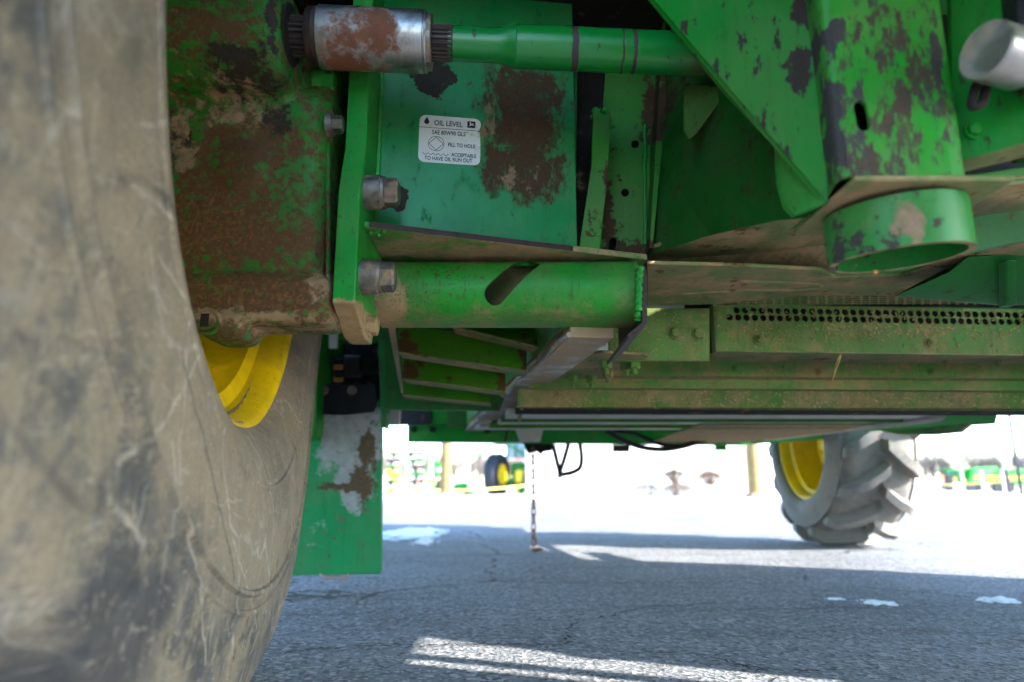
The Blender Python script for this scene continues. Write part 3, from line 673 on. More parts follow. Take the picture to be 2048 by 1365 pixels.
for nm_, pts_, r_ in (('weld_bead', [(x1 + .004, 1.465, .99 + .03 * k) for k in range(20)], .006), ('weld_bead', [W(1290 + rnd.uniform(-1, 1), 250 + 20 * k, 1.652) for k in range(13)], .0045), ('weld_bead', [Vector((bx0 + .07 + (bx1 - bx0 - .1) * k / 40, 1.588 , tz - .007)) for k in range(41)], .006)):
    bm = bmesh.new(); pp_ = curve_pts(pts_, 4); tube(bm, pp_, [r_ * (1 + .22 * math.sin(k * 1.9) + rnd.uniform(-.12, .12)) for k in range(len(pp_))], 7); mk(nm_, bm, M['flange'], ROOT, smooth=True)
# decal
DM = Matrix.Translation(WB(836, 324) + Vector((0, -.0012, 0))) @ Matrix.Rotation(WA, 4, 'Z') @ Matrix.Rotation(math.pi / 2, 4, 'X') @ Matrix.Rotation(R(-.6), 4, 'Z')
dw = (WB(960, 324) - WB(836, 324)).length; dh = (WB(836, 229) - WB(836, 324)).length * .99
def rrect(wd, hh, r, ox=0, oy=0, n=7):
    out = []
    for cx, cy, a in ((wd - r, r, -90), (wd - r, hh - r, 0), (r, hh - r, 90), (r, r, 180)):
        for k in range(n + 1):
            t = R(a + 90 * k / n); out.append((ox + cx + r * math.cos(t), oy + cy + r * math.sin(t)))
    return out
def m_decal():
    b = NB('decal_vinyl'); g = b.spots([(DM @ Vector((dw * 1.0, dh * .55, 0)), (dw * .32, .2, dh * .6))])
    mk_ = b.step(b.math('ADD', b.noise(70, 8, .75), b.math('MULTIPLY', g, .14)), .66, .82)
    c = b.mix(b.step(b.noise(25, 6), .3, .8), (.60, .58, .53), (.53, .51, .46))
    return b.done(b.mix(mk_, c, (.12, .08, .05)), .45)
bm = bmesh.new(); pts = rrect(dw, dh, dh * .13)
bite = [(dw * .975, dh * .76), (dw * .93, dh * .735), (dw * .985, dh * .70)]
i = next(k for k, q in enumerate(pts) if q[1] > dh * .5); pts = pts[:i] + [(dw, dh * .42), (dw * .975, dh * .415), (dw * .998, dh * .40)][::-1] + bite[::-1] + pts[i:]
poly(bm, [DM @ Vector((a, b_, 0)) for a, b_ in pts], (0, .0006, 0)); dec = mk('oil_decal', bm, m_decal(), ROOT)
dec['label'] = 'white oil level decal with black lettering'
ink = bmesh.new()
def flat(pts): 
    f = ink.faces.new([ink.verts.new(DM @ Vector((a * dw, b_ * dh, .0006))) for a, b_ in pts])
def strip(p, q, t=.006, asp=None):
    a = Vector((p[0] * dw, p[1] * dh)); b_ = Vector((q[0] * dw, q[1] * dh)); n = (b_ - a).normalized(); n = Vector((-n.y, n.x)) * t * dw / 2
    ink.faces.new([ink.verts.new(DM @ Vector((v.x, v.y, .0006))) for v in (a - n, b_ - n, b_ + n, a + n)])
def text(s, x, y, hgt, width):
    cu = bpy.data.curves.new('t', 'FONT'); cu.body = s; cu.size = 1; cu.resolution_u = 3; cu.offset = .018
    ob = bpy.data.objects.new('t', cu); col.objects.link(ob)
    dg = bpy.context.evaluated_depsgraph_get(); dg.update(); me = bpy.data.meshes.new_from_object(ob.evaluated_get(dg))
    xs = [v.co.x for v in me.vertices]; ys = [v.co.y for v in me.vertices]; a0, a1, b0, b1 = min(xs), max(xs), min(ys), max(ys)
    for v in me.vertices:
        q = Vector((x * dw + (v.co.x - a0) / (a1 - a0) * width * dw, y * dh + (v.co.y - b0) / (b1 - b0) * hgt * dh, .0006)); v.co = DM @ q
    ink.from_mesh(me); bpy.data.objects.remove(ob)
text('OIL LEVEL', .238, .79, .115, .46)
text('SAE 80W90 GL5', .206, .597, .092, .545)
text('FILL TO HOLE', .475, .355, .085, .44)
text('ACCEPTABLE', .53, .153, .078, .405)
text('TO HAVE OIL RUN OUT', .103, .045, .085, .77)
strip((.0, .735), (.93, .735), .009)
N = 32
for k in range(N):
    t0, t1 = 2 * math.pi * k / N, 2 * math.pi * (k + 1) / N; ra, asp = .128, dw / dh
    strip((.28 + ra * math.cos(t0), .40 + ra * asp * math.sin(t0)), (.28 + ra * math.cos(t1), .40 + ra * asp * math.sin(t1)), .009)
for (a, b_) in (((.165, .40), (.28, .40 + .115 * dw / dh)), ((.28, .40 + .115 * dw / dh), (.395, .40)), ((.395, .40), (.28, .40 - .115 * dw / dh)), ((.28, .40 - .115 * dw / dh), (.165, .40))): strip(a, b_, .009)
wv = []
for k in range(5):
    for t in range(7):
        f = t / 6; wv.append((.07 + (k + f) * .083, .20 - .04 * math.sin(math.pi * f)))
for a, b_ in zip(wv, wv[1:]):
    if a != b_: strip(a, b_, .009)
flat([(.115 + .042 * math.cos(t), .855 + .042 * dw / dh * math.sin(t)) for t in [R(150 + 240 * k / 12) for k in range(13)]] + [(.118, .965)])
flat([(a / dw, b_ / dh) for a, b_ in rrect(.135 * dw, .145 * dh, .014 * dw, .775 * dw, .79 * dh, 3)])
lt = mk('lettering', ink, M['ink'], dec)
bm = bmesh.new()  # pale leaping animal of the emblem
deer = [(.16, .20), (.30, .36), (.34, .52), (.30, .66), (.22, .72), (.34, .78), (.36, .92), (.42, .78), (.46, .62), (.62, .62), (.72, .70), (.76, .62), (.70, .48), (.86, .34), (.92, .26), (.74, .36), (.58, .40), (.44, .36), (.34, .26)]
bm.faces.new([bm.verts.new(DM @ Vector(((.775 + .135 * a) * dw, (.79 + .145 * b_) * dh, .0011))) for a, b_ in deer]); mk('emblem', bm, M['pale'], dec)

# ---- right of the axle: inner slanted plate, dusty pans, small ear
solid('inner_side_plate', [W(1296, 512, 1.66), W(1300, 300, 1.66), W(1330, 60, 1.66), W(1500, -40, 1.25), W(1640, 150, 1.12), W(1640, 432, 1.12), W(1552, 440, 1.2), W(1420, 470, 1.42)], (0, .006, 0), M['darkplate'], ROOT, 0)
solid('ear', [W(1366, 165, 1.40), W(1456, 175, 1.36), W(1450, 190, 1.36), W(1392, 268, 1.38), W(1380, 276, 1.38), W(1368, 262, 1.39)], (.0, .008, 0), paint('ear_paint', (.05, .17, .02), .6, [(MUD, 40, .55, .68, None, 0, .9), (DUST, 60, .66, .76, None, 0, .9)], under=.5), ROOT, .003)
# curved dusty lip (guard underside)
def sheet(name, rows, mat, th=.004, parent=ROOT, smooth=True):
    bm = bmesh.new(); vr = [[bm.verts.new(p) for p in r] for r in rows]
    for A, B in zip(vr, vr[1:]):
        for i in range(len(A) - 1): bm.faces.new((A[i], A[i + 1], B[i + 1], B[i]))
    o = mk(name, bm, mat, parent, smooth=smooth, angle=50)
    m = o.modifiers.new('s', 'SOLIDIFY'); m.thickness = th; m.offset = 1; return o
gz = .994
solid('guard_lip', [WZ(1297, 499, gz), WZ(1350, 486, gz), WZ(1420, 466, gz), WZ(1490, 448, gz), WZ(1552, 436, gz), WZ(1668, 424, gz), WZ(1690, 470, gz), WZ(1668, 488, gz), WZ(1555, 503, gz), WZ(1481, 513, gz), WZ(1297, 520, gz)], (0, 0, .012), M['tan'], ROOT, .004)
solid('pan_edge', [W(1297, 512, 1.70), W(1481, 507, 1.66), W(1660, 488, 1.60), W(1660, 540, 1.66), W(1480, 531, 1.70), W(1297, 526, 1.72)], (0, .02, 0), M['green_under'], ROOT, .003)
pz = .93
solid('dusty_pan', [WZ(1294, 529, pz), WZ(1480, 533, pz), WZ(1640, 541, pz), WZ(1672, 556, pz), WZ(1800, 553, pz), WZ(1930, 513, pz), WZ(2010, 505, pz), WZ(1900, 546, pz), WZ(1800, 590, pz), WZ(1600, 592, pz), WZ(1440, 609, pz), WZ(1294, 613, pz)], (0, 0, .010), M['tan'], ROOT, .003)
bm = bmesh.new(); tube(bm, curve_pts([WZ(1365, 587, pz), WZ(1500, 580, pz), WZ(1600, 579, pz), WZ(1642, 572, pz), WZ(1600, 565, pz), WZ(1480, 562, pz)], 6), .005, 8); mk('pressed_rib', bm, M['tan'], ROOT, smooth=True)
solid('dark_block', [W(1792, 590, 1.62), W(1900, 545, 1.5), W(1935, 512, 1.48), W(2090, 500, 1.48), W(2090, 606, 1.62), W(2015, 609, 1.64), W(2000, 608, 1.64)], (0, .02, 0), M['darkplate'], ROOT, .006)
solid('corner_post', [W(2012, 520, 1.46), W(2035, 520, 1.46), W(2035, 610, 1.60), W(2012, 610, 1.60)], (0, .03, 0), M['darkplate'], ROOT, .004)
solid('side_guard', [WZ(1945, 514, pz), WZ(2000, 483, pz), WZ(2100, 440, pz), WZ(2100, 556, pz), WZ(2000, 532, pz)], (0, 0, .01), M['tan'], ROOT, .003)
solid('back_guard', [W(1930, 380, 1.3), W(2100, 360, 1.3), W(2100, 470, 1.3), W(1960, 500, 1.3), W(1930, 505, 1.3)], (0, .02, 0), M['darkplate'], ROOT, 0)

# ---- near bracket: slanted gusset plate, formed column, pipe socket, pin
bp = solid('bracket_plate', [W(1270, -45, 1.02), W(1310, 0, 1.02), W(1450, 178, .98), W(1537, 270, .955), W(1554, 282, .95), W(1558, 360, .945), W(1572, 412, .94), W(1590, 430, .93), W(1655, 405, .86), W(1655, -45, .86)], (0, .012, 0), M['bracket'], ROOT, .002)
for (px, py, a, b_) in ((1597, 331, .0045, .012),):
    cs = bmesh.new(); p = W(px, py, .8); poly(cs, [p + Vector((a * math.cos(t), 0, b_ * math.sin(t))) for t in [2 * math.pi * i / 16 for i in range(16)]], (0, .3, 0)); cut(bp, cs)
yc = .80
cx = [W(1650, 150, yc + .05).x, W(1654, 150, yc + .012).x, W(1672, 150, yc).x, W(1700, 150, yc - .003).x, W(1850, 150, yc - .003).x, W(1885, 150, yc + .003).x, W(1900, 150, yc + .018).x, W(1903, 150, yc + .06).x]
cyy = [yc + .09, yc + .02, yc + .004, yc, yc, yc + .003, yc + .018, yc + .09]
zt, zb2 = 1.25, zz(352, yc)
sec = [(a, b_) for a, b_ in zip(cx, cyy)]; sec = [(v.x, v.y) for v in curve_pts([Vector((a, b_, 0)) for a, b_ in sec], 4)]
ins = [(a * .965 + sum(cx) / 8 * .035, b_ + .006) for a, b_ in sec]
bm = bmesh.new(); poly(bm, [(a, b_, zb2) for a, b_ in sec + ins[::-1]], (0, 0, zt - zb2)); cm = mk('column', bm, M['column'], ROOT, smooth=True, angle=35)
cs = bmesh.new(); p = W(1762, 172, yc - .05); q = W(1768, 205, yc - .05); a = .0088
poly(cs, [p + Vector((a * math.cos(t), 0, a * 1.2 * math.sin(t))) for t in [math.pi * i / 8 for i in range(9)]] + [q + Vector((a * math.cos(t), 0, a * 1.2 * math.sin(t))) for t in [math.pi + math.pi * i / 8 for i in range(9)]], (0, .12, 0)); cut(cm, cs)
cs = bmesh.new(); p = W(1664, 336, yc - .03)
poly(cs, [p + Vector((.018 * math.cos(t), 0, .011 * math.sin(t) - .004 * math.cos(t))) for t in [2 * math.pi * i / 18 for i in range(18)]], (0, .10, 0)); cut(cm, cs)
cm.data.polygons.foreach_set('use_smooth', [True] * len(cm.data.polygons)); cm.data.set_sharp_from_angle(angle=R(35))
box('column_back', (cx[0] + .004, yc + .092, zb2), (cx[-1] - .004, yc + .10, zt), M['grease_and_shade'], ROOT, 0)
# foot under the column, then the pipe
box('column_foot', (cx[0] - .004, yc - .004, zb2 - .008), (cx[-1] + .016, yc + .19, zb2 - .0005), M['tan'], ROOT, .003)
pc = W(1797, 505, yc + .105); pr_ = .0905
bm = bmesh.new(); zlow, ztop = zz(505, yc + .03) - .0, zb2 - .006
zlow = W(1797, 518, yc + .105).z
PT = Matrix.Translation((pc.x, pc.y, zlow)) @ Matrix.Rotation(R(5.0), 4, 'X') @ Matrix.Rotation(R(-4), 4, 'Y') @ Matrix.Translation((0, 0, -zlow))
lathe(bm, [(zlow, pr_), (ztop, pr_), (ztop, pr_ - .009), (zlow, pr_ - .009)], 64, PT, closed=True); mk('pipe_socket', bm, M['pipe'], ROOT, smooth=True, angle=40)
bm = bmesh.new(); lathe(bm, [(ztop - .03, 0), (ztop - .03, pr_ - .0095)], 40, PT); mk('socket_cap', bm, M['green_under'], ROOT)
bm = bmesh.new(); bmesh.ops.create_icosphere(bm, subdivisions=1, radius=.0028, matrix=Matrix.Translation(W(1751, 545, yc + .01))); mk('grease_dab', bm, M['orange'], ROOT)
solid('side_web', [W(1900, -40, .86), W(2100, -40, .80), W(2100, 272, .80), W(1905, 326, .86)], (0, .008, 0), M['bracket'], ROOT, .001)
solid('side_web_flange', [W(1905, 326, .86), W(2100, 272, .80), W(2100, 300, .84), W(1905, 345, .90)], (0, .004, -.002), M['tan'], ROOT, .001)
solid('cross_channel', [W(1918, 350, .95), W(2100, 325, .95), W(2100, 360, .95), W(1918, 382, .95)], (0, .05, 0), M['green_under'], ROOT, .004)
sheet('cross_channel_floor', [[W(1915, 372, .95), W(2100, 350, .95)], [W(1925, 400, 1.03), W(2100, 385, 1.03)], [W(1935, 436, 1.12), W(2100, 412, 1.12)]], M['tan'])
solid('support_arm', [W(1600, 440, 1.05), W(1660, 400, .98), W(1660, 435, .98), W(1610, 452, 1.05)], (0, .05, 0), M['green_under'], ROOT, .003)
# lift pin
pa = W(1968, 100, .745); pd = Vector((1, .30, -.05)).normalized()
bm = bmesh.new(); lathe(bm, [(0, 0), (0, .034), (.002, .0355), (.006, .036), (.06, .036), (.061, .028), (.2, .028), (.2, 0)], 48, Matrix.Translation(pa) @ basis(pd)); lp = mk('lift_pin', bm, M['steel'], ROOT, smooth=True, angle=30)
bm = bmesh.new(); tube(bm, curve_pts([W(1955, 165, .79), W(1948, 185, .79), W(1943, 205, .79), W(1948, 214, .79), W(1965, 205, .79), W(1972, 175, .79)], 5), .006, 8); mk('retaining_clip', bm, M['grease_and_shade'], ROOT, smooth=True)
bolt(W(1945, 262, .845), (0, -1, 0), .008, M['bracket'], ROOT)
solid('hose_bracket', [W(2032, -40, .72), W(2075, -40, .72), W(2075, 40, .72), W(2040, 50, .72)], (0, .03, 0), M['black'], ROOT, .004)

# ---- perforated strip, its joint plate and the pans behind
pl0, pl1 = W(1427, 609, 2.0), W(2120, 626, 2.075)
pl1 = pl0 + (pl1 - pl0) * 1.25
PX = Vector((pl1.x - pl0.x, pl1.y - pl0.y, 0)); PLn = PX.length; PX.normalize(); hgt_ = pl0.z - W(1427, 702, 2.0).z
def pp(u_, v_, d_=0): return Vector((pl0.x, pl0.y, pl0.z)) + PX * u_ + Vector((-PX.y, PX.x, 0)) * d_ - Vector((0, 0, v_))
bm = bmesh.new(); pitch = .0262; hr = .0103; npz = int(PLn / pitch)
rows_ = [(.0175, .0), (.0175 + .0225, -pitch * .5)]
def quad(a, b_, c, d_): bm.faces.new([bm.verts.new(v) for v in (a, b_, c, d_)])
def band(v0, v1): quad(pp(0, v0), pp(PLn, v0), pp(PLn, v1), pp(0, v1))
band(0, .00625); band(.05125, hgt_)
for ri, (vc, off) in enumerate(rows_):
    v0, v1 = vc - .01125, vc + .01125
    first = 2.2 * pitch if ri == 0 else 1.3 * pitch
    k = 0; ustart = first + 0 * off; quad(pp(0, v0), pp(ustart, v0), pp(ustart, v1), pp(0, v1))
    while ustart + (k + 1) * pitch < PLn:
        u0 = ustart + k * pitch; uc = u0 + pitch / 2; N8 = 16; out = []; inn = []; ind = []
        for i in range(N8):
            t = 2 * math.pi * i / N8; c_, s_ = math.cos(t), math.sin(t); sc = 1 / max(abs(c_), abs(s_))
            out.append(bm.verts.new(pp(uc + c_ * sc * pitch / 2, vc + s_ * sc * .01125))); inn.append(bm.verts.new(pp(uc + c_ * hr, vc + s_ * hr))); ind.append(bm.verts.new(pp(uc + c_ * hr, vc + s_ * hr, .004)))
        for i in range(N8):
            j = (i + 1) % N8; bm.faces.new((out[i], out[j], inn[j], inn[i])); bm.faces.new((inn[i], inn[j], ind[j], ind[i]))
        k += 1
    ue = ustart + k * pitch; quad(pp(ue, v0), pp(PLn, v0), pp(PLn, v1), pp(ue, v1))
ps = mk('perforated_strip', bm, M['green_pan'], ROOT)
solid('strip_top', [pp(0, 0), pp(PLn, 0), pp(PLn, -.02, .05), pp(0, -.004, .03)], (0, 0, .002), M['green_under'], ps, 0)
solid('strip_lip', [pp(-.002, hgt_ - .001, -.004), pp(PLn, hgt_ - .001, -.004), pp(PLn, hgt_ - .001, .04), pp(-.002, hgt_ - .001, .04)], (0, 0, -.004), M['tan'], ps, 0)
solid('strip_end', [pp(-.002, 0), pp(0.004, 0), pp(.004, hgt_), pp(-.002, hgt_)], (0, .04, 0), M['green_pan'], ps, 0)
box('strip_backing', (pl0.x - .05, 2.14, .83), (2.0, 2.15, 1.02), M['grease_and_shade'], ROOT, 0)  # near-black sheet, shade behind the holes put into its colour
for px, py in ((1519, 680), (1859, 687)): bolt(W(px, py, 2.005 if px < 1600 else 2.045), (0, -1, 0), .0115, M['green_pan'], ps, wash=1.6, shank=.5)
# expanded mesh between pan and strip
bm = bmesh.new()
for r_ in range(6):
    za = 588 + r_ * 4; zb_ = za + 2.2; ya = 1.93 + .012 * r_
    quad_ = [W(1440, za + 1, ya), W(1960, za - 4, ya), W(1960, zb_ - 4, ya + .004), W(1440, zb_ + 1, ya + .004)]
    poly(bm, quad_, (0, .003, 0))
for k in range(30):
    px = 1440 + k * 17.5; poly(bm, [W(px, 588, 1.935), W(px + 5, 588, 1.935), W(px + 5, 609, 1.99), W(px, 609, 1.99)], (0, .002, 0))
mk('expanded_mesh', bm, M['tan'], ROOT)
jp = solid('joint_plate', [W(1217, 617, 1.97), W(1419, 617, 1.97), W(1419, 722, 1.97), W(1217, 722, 1.97)], (0, .012, 0), M['green_pan'], ROOT, .002)
for px, py in ((1351, 667), (1397, 670)): bolt(W(px, py, 1.97), (0, -1, 0), .0145, M['green_pan'], jp, wash=1.35, hw=.3, head=.7)
# lower pan, one step below the other
yp = 2.42
def pan(name, p0, p1, y0, y1, mat=None, th=.006, xl=1100, xr=2120, drop=6):
    drop *= (2330 - xl) / (xr - xl); xr = 2330
    return solid(name, [W(xl, p0, y0), W(xr, p0 + drop, y0), W(xr, p1 + drop, y1), W(xl, p1, y1)], (0, .006, .002), mat or M['green_pan'], ROOT, 0)
pan('pan_ledge', 706, 724, 2.16, 2.30, M['tan'], xl=1419)
f1 = pan('pan_face', 722, 752, 2.33, 2.33, xl=1200)
pan('pan_step', 751, 757, 2.33, 2.36, M['green_pan'], xl=1100)
f2 = pan('pan_face', 756, 776, 2.36, 2.37, xl=1060)
pan('pan_step', 775, 779, 2.37, 2.40, M['tan'], xl=1052)
f3 = pan('pan_face', 778, 818, 2.40, 2.45, xl=1044, drop=4)
pan('pan_edge', 816, 829, 2.44, 2.52, M['grease_and_shade'], xl=1030, drop=3)
for px, py in ((1471, 738), (1639, 744), (1862, 744)): bolt(W(px, py, 2.33), (0, -1, 0), .010, M['green_pan'], f1, shank=.7)
for px, py in ((1597, 717), (1702, 718), (1890, 723), (1994, 726)): bolt(W(px, py, 2.25), (0, -.5, -1), .008, M['green_pan'], f1, shank=.6)
solid('pan_end', [W(1036, 780, 2.40), W(1046, 776, 2.40), W(1046, 820, 2.45), W(1038, 818, 2.45)], (0, .5, 0), M['green_pan'], ROOT, 0)
# pale rails and cross members further back
zr = W(1400, 833, 3.0).z
def rail(name, pa_, pb_, ya, yb_, mat, xl0, xl1, xr0, xr1, th=.02):
    return solid(name, [W(xl0, pa_, ya), W(xr0, pa_, ya), W(xr1, pb_, yb_), W(xl1, pb_, yb_)], (0, .004, th), mat, ROOT, 0)
rail('pale_rail', 827, 838, 2.95, 3.12, M['pale'], 1014, 1010, 1893, 1882)
rail('green_rail', 837.5, 845, 3.2, 3.2, M['green_under'], 1008, 1002, 1875, 1850)
rail('pale_rail', 844, 849, 3.35, 3.45, M['pale'], 1000, 995, 1800, 1760)
rail('green_rail', 848.5, 857, 3.55, 3.55, M['green_louvre'], 985, 978, 1760, 1720)
rail('pale_rail', 855, 860, 3.65, 3.75, M['pale'], 960, 950, 1420, 1380)
rail('green_floor', 849, 886, 3.4, 4.4, M['green_under'], 1400, 1300, 1800, 1490, .01)
solid('side_rail', [WX(1890, 836, 1.86), WX(1880, 844, 1.86), WX(1505, 886, 1.66), WX(1490, 880, 1.62)], (.012, 0, .02), M['pale'], ROOT, 0)
solid('side_shield', [WX(1995, 829, 2.15), WX(1990, 849, 2.15), WX(1735, 864, 2.05), WX(1745, 850, 2.05)], (.02, 0, .06), M['bright'], ROOT, .002)
solid('shield_hem', [WX(1945, 850, 2.12), WX(1925, 866, 2.12), WX(1870, 871, 2.08), WX(1800, 870, 2.06), WX(1760, 862, 2.05)], (-.02, 0, .005), M['green_under'], ROOT, 0)
# rear cross beam with brackets, boxes and hoses
rb_ = solid('rear_cross_beam', [W(815, 845, 4.5), W(1500, 845, 4.5), W(1500, 890, 4.5), W(815, 884, 4.5)], (0, .12, 0), M['green_clean'], ROOT, .004)
solid('rear_cross_beam_side', [W(1500, 845, 4.6), W(1800, 845, 4.6), W(1790, 868, 4.6), W(1500, 889, 4.6)], (0, .1, 0), M['green_clean'], ROOT, .004)
solid('upper_cross_beam', [W(780, 815, 4.35), W(1060, 815, 4.35), W(1060, 850, 4.35), W(780, 850, 4.35)], (0, .05, 0), M['green_clean'], ROOT, .003)
solid('opening_cover', [W(801, 817, 4.34), W(861, 817, 4.34), W(861, 850, 4.34), W(801, 850, 4.34)], (0, .005, 0), M['black'], ROOT, 0)
solid('opening_cover', [W(895, 819, 4.34), W(940, 819, 4.34), W(940, 856, 4.34), W(895, 856, 4.34)], (0, .005, 0), M['darkplate'], ROOT, 0)
solid('sheet_hem', [W(786, 814, 3.6), W(952, 816, 3.6), W(952, 822, 3.7), W(786, 820, 3.7)], (0, .02, .004), M['zinc'], ROOT, 0)
for px, py in ((828, 859), (866, 859), (975, 861)): bolt(W(px, py, 4.5), (0, -1, 0), .014, M['black'], rb_)
solid('pale_bracket', [W(1026, 846, 3.9), W(1090, 846, 3.9), W(1080, 884, 3.9), W(1041, 884, 3.9)], (0, .05, 0), M['pale'], ROOT, .006)
solid('pale_bracket', [W(775, 818, 3.5), W(800, 820, 3.5), W(798, 850, 3.5), W(776, 850, 3.5)], (0, .05, 0), M['pale'], ROOT, .004)
solid('hitch_plate', [W(1046, 886, 4.6), W(1106, 888, 4.6), W(1103, 902, 4.6), W(1088, 904, 4.6), W(1082, 911, 4.6), W(1075, 904, 4.6), W(1056, 908, 4.6)], (0, .03, 0), M['grease_and_shade'], ROOT, .003)
solid('small_tab', [W(1226, 890, 4.6), W(1260, 890, 4.6), W(1259, 904, 4.6), W(1226, 904, 4.6)], (0, .03, 0), M['edge'], ROOT, .002)
solid('small_tab', [W(1431, 888, 4.6), W(1453, 888, 4.6), W(1453, 901, 4.6), W(1431, 901, 4.6)], (0, .03, 0), M['green_clean'], ROOT, .002)
def hose(pts, y, r, name='hose', mat=None):
    bm = bmesh.new(); tube(bm, curve_pts([W(a, b_, y + .02 * i) for i, (a, b_) in enumerate(pts)], 8), r, 10); return mk(name, bm, mat or M['black'], ROOT, smooth=True)
hose([(1212, 862), (1240, 878), (1280, 894), (1325, 899), (1370, 892), (1420, 876)], 4.2, .016)
hose([(1225, 862), (1270, 868), (1310, 885), (1350, 893), (1395, 884), (1440, 866)], 4.28, .014)
hose([(1106, 890), (1112, 915), (1121, 952)], 4.5, .015, 'cable')
hose([(1137, 888), (1128, 920), (1120, 945), (1119, 954)], 4.5, .015, 'cable')
hose([(1160, 888), (1163, 915), (1160, 935), (1145, 945), (1122, 950)], 4.5, .015, 'cable')
hose([(1016, 860), (1010, 884)], 4.4, .008, 'cable')

# ---- diagonal beam, louvres, galvanised edge
dz = W(1200, 676, 1.62).z
DA, DB = WZ(1185, 676, dz), WZ(932, 876, dz)
dd = (DB - DA); dn = Vector((dd.y, -dd.x, 0)).normalized()
db = solid('diagonal_beam', [DA - dn * .056, DA + dn * .056, DB + dn * .056, DB - dn * .056], (0, 0, .06), M['zinc'], ROOT, .004)
solid('beam_side', [DA - dn * .066 + Vector((0, 0, .03)), DB - dn * .066 + Vector((0, 0, .03)), DB - dn * .066 + Vector((0, 0, .2)), DA - dn * .066 + Vector((0, 0, .25))], tuple(dn * .006), M['green_under'], ROOT, 0)
bm = bmesh.new(); tube(bm, [DA.lerp(DB, t) - dn * (.058 + .004 * math.sin(t * 60)) + Vector((0, 0, .006 + .004 * math.sin(t * 37))) for t in [i / 60 for i in range(61)]], .007, 8); mk('weld_bead', bm, M['steel'], db, smooth=True)
cz = dz + .012
solid('cluster_plate', [WZ(1092, 748, cz), WZ(1118, 716, cz), WZ(1205, 706, cz), WZ(1300, 712, cz), WZ(1250, 735, cz), WZ(1205, 756, cz)], (0, 0, .008), M['tan'], ROOT, .002)
for px, py in ((1146, 752), (1183, 752), (1212, 722), (1216, 742), (1252, 726), (1268, 722)):
    bolt(WZ(px, py, cz), (0, 0, -1), .016, M['green_pan'], jp, wash=1.25, hw=.35, head=1.2, shank=1.0)
lv = [([(905, 652), (1096, 655), (1097, 698)], 1.95), ([(797, 652), (1053, 680), (1053, 741), (797, 703)], 2.05), ([(803, 700), (1011, 730), (1011, 783), (805, 756)], 2.3), ([(805, 750), (981, 775), (981, 806), (805, 789)], 2.55)]
for pts, y0 in lv:
    n = len(pts); P3 = [W(a, b_, y0 + (.0 if k >= n // 2 + (n == 3) else .06)) for k, (a, b_) in enumerate(pts)]
    lo_ = solid('louvre', P3, (0, .006, .002), M['green_louvre'], ROOT, .001)
    bl, br = (P3[0], P3[2]) if n == 3 else (P3[3], P3[2])
    solid('louvre_lip', [bl + Vector((0, -.002, -.001)), br + Vector((0, -.002, -.001)), br + Vector((0, .09, -.001)), bl + Vector((0, .09, -.001))], (0, 0, -.004), M['tan'], lo_, 0)
solid('louvre_frame', [W(775, 650, 2.0), W(790, 650, 2.0), W(806, 786, 2.55), W(802, 788, 2.55)], (0, .01, 0), M['zinc'], ROOT, .001)
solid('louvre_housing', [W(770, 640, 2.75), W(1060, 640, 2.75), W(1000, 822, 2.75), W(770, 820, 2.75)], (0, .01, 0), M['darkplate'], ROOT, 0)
# ---- shield panel behind the tyre, its frame and the dark mechanism above it
yp2 = 2.86
pn = solid('shield_panel', [W(540, 800, yp2), W(765, 800, yp2), W(763, 1140, yp2), W(759, 1149, yp2), W(540, 1152, yp2)], (0, .03, 0), M['patch'], ROOT, .006)
solid('panel_frame', [W(755, 655, yp2 - .02), W(776, 655, yp2 - .02), W(772, 855, yp2 - .02), W(763, 855, yp2 - .02)], (0, .08, 0), paint('frame_paint', (.012, .18, .04), .4, [(MUD, 14, .52, .64, None, 0, .9)]), ROOT, .003)
solid('panel_header', [W(600, 640, yp2), W(770, 640, yp2), W(770, 683, yp2), W(600, 683, yp2)], (0, .05, 0), M['green_clean'], ROOT, .003)
bm = bmesh.new(); tube(bm, curve_pts([W(640, 1149, yp2), W(648, 1155, yp2 - .01), W(668, 1157, yp2 - .012), W(690, 1155, yp2 - .01), W(697, 1149, yp2)], 5), .0055, 8); mk('panel_handle', bm, M['steel'], pn, smooth=True)
solid('mechanism_back', [W(590, 670, 3.13), W(775, 670, 3.13), W(775, 835, 3.13), W(590, 835, 3.13)], (0, .01, 0), M['black'], ROOT, 0)
solid('rubber_flap', [W(600, 768, yp2 - .01), W(750, 768, yp2 - .01), W(756, 800, yp2 - .01), W(748, 824, yp2 - .01), W(690, 830, yp2 - .01), W(600, 828, yp2 - .01)], (0, .012, 0), M['black'], ROOT, .004)
bm = bmesh.new(); tube(bm, [W(560, 733, 2.98), W(775, 733, 2.98)], .035, 20); mk('cross_shaft', bm, M['grease_and_shade'], ROOT, smooth=True)
bm = bmesh.new(); lathe(bm, [(0, 0), (0, .05), (.07, .05), (.07, 0)], 24, Matrix.Translation(W(690, 733, 2.98)) @ basis((1, 0, 0))); mk('shaft_collar', bm, M['edge'], ROOT, smooth=True)
for xa, xb_ in ((664, 669), (684, 689)):
    solid('fork_arm', [W(xa, 714, 2.90), W(xb_, 714, 2.90), W(xb_, 765, 2.88), W(xb_ + (14 if xa > 670 else -14), 792, 2.845), W(xa + (10 if xa > 670 else -18), 792, 2.845), W(xa, 765, 2.88)], (0, .008, 0), M['edge'], ROOT, .001)
for px, py in ((648, 781), (704, 781)): bolt(W(px, py, yp2 - .011), (0, -1, 0), .011, M['steel_dirty'], ROOT, wash=1.9, hw=.2)
bm = bmesh.new(); tube(bm, [W(668, 735, 2.89), W(686, 735, 2.89)], .012, 12); tube(bm, [W(668, 760, 2.88), W(686, 760, 2.88)], .010, 12); mk('fork_pin', bm, M['orange'], ROOT, smooth=True)
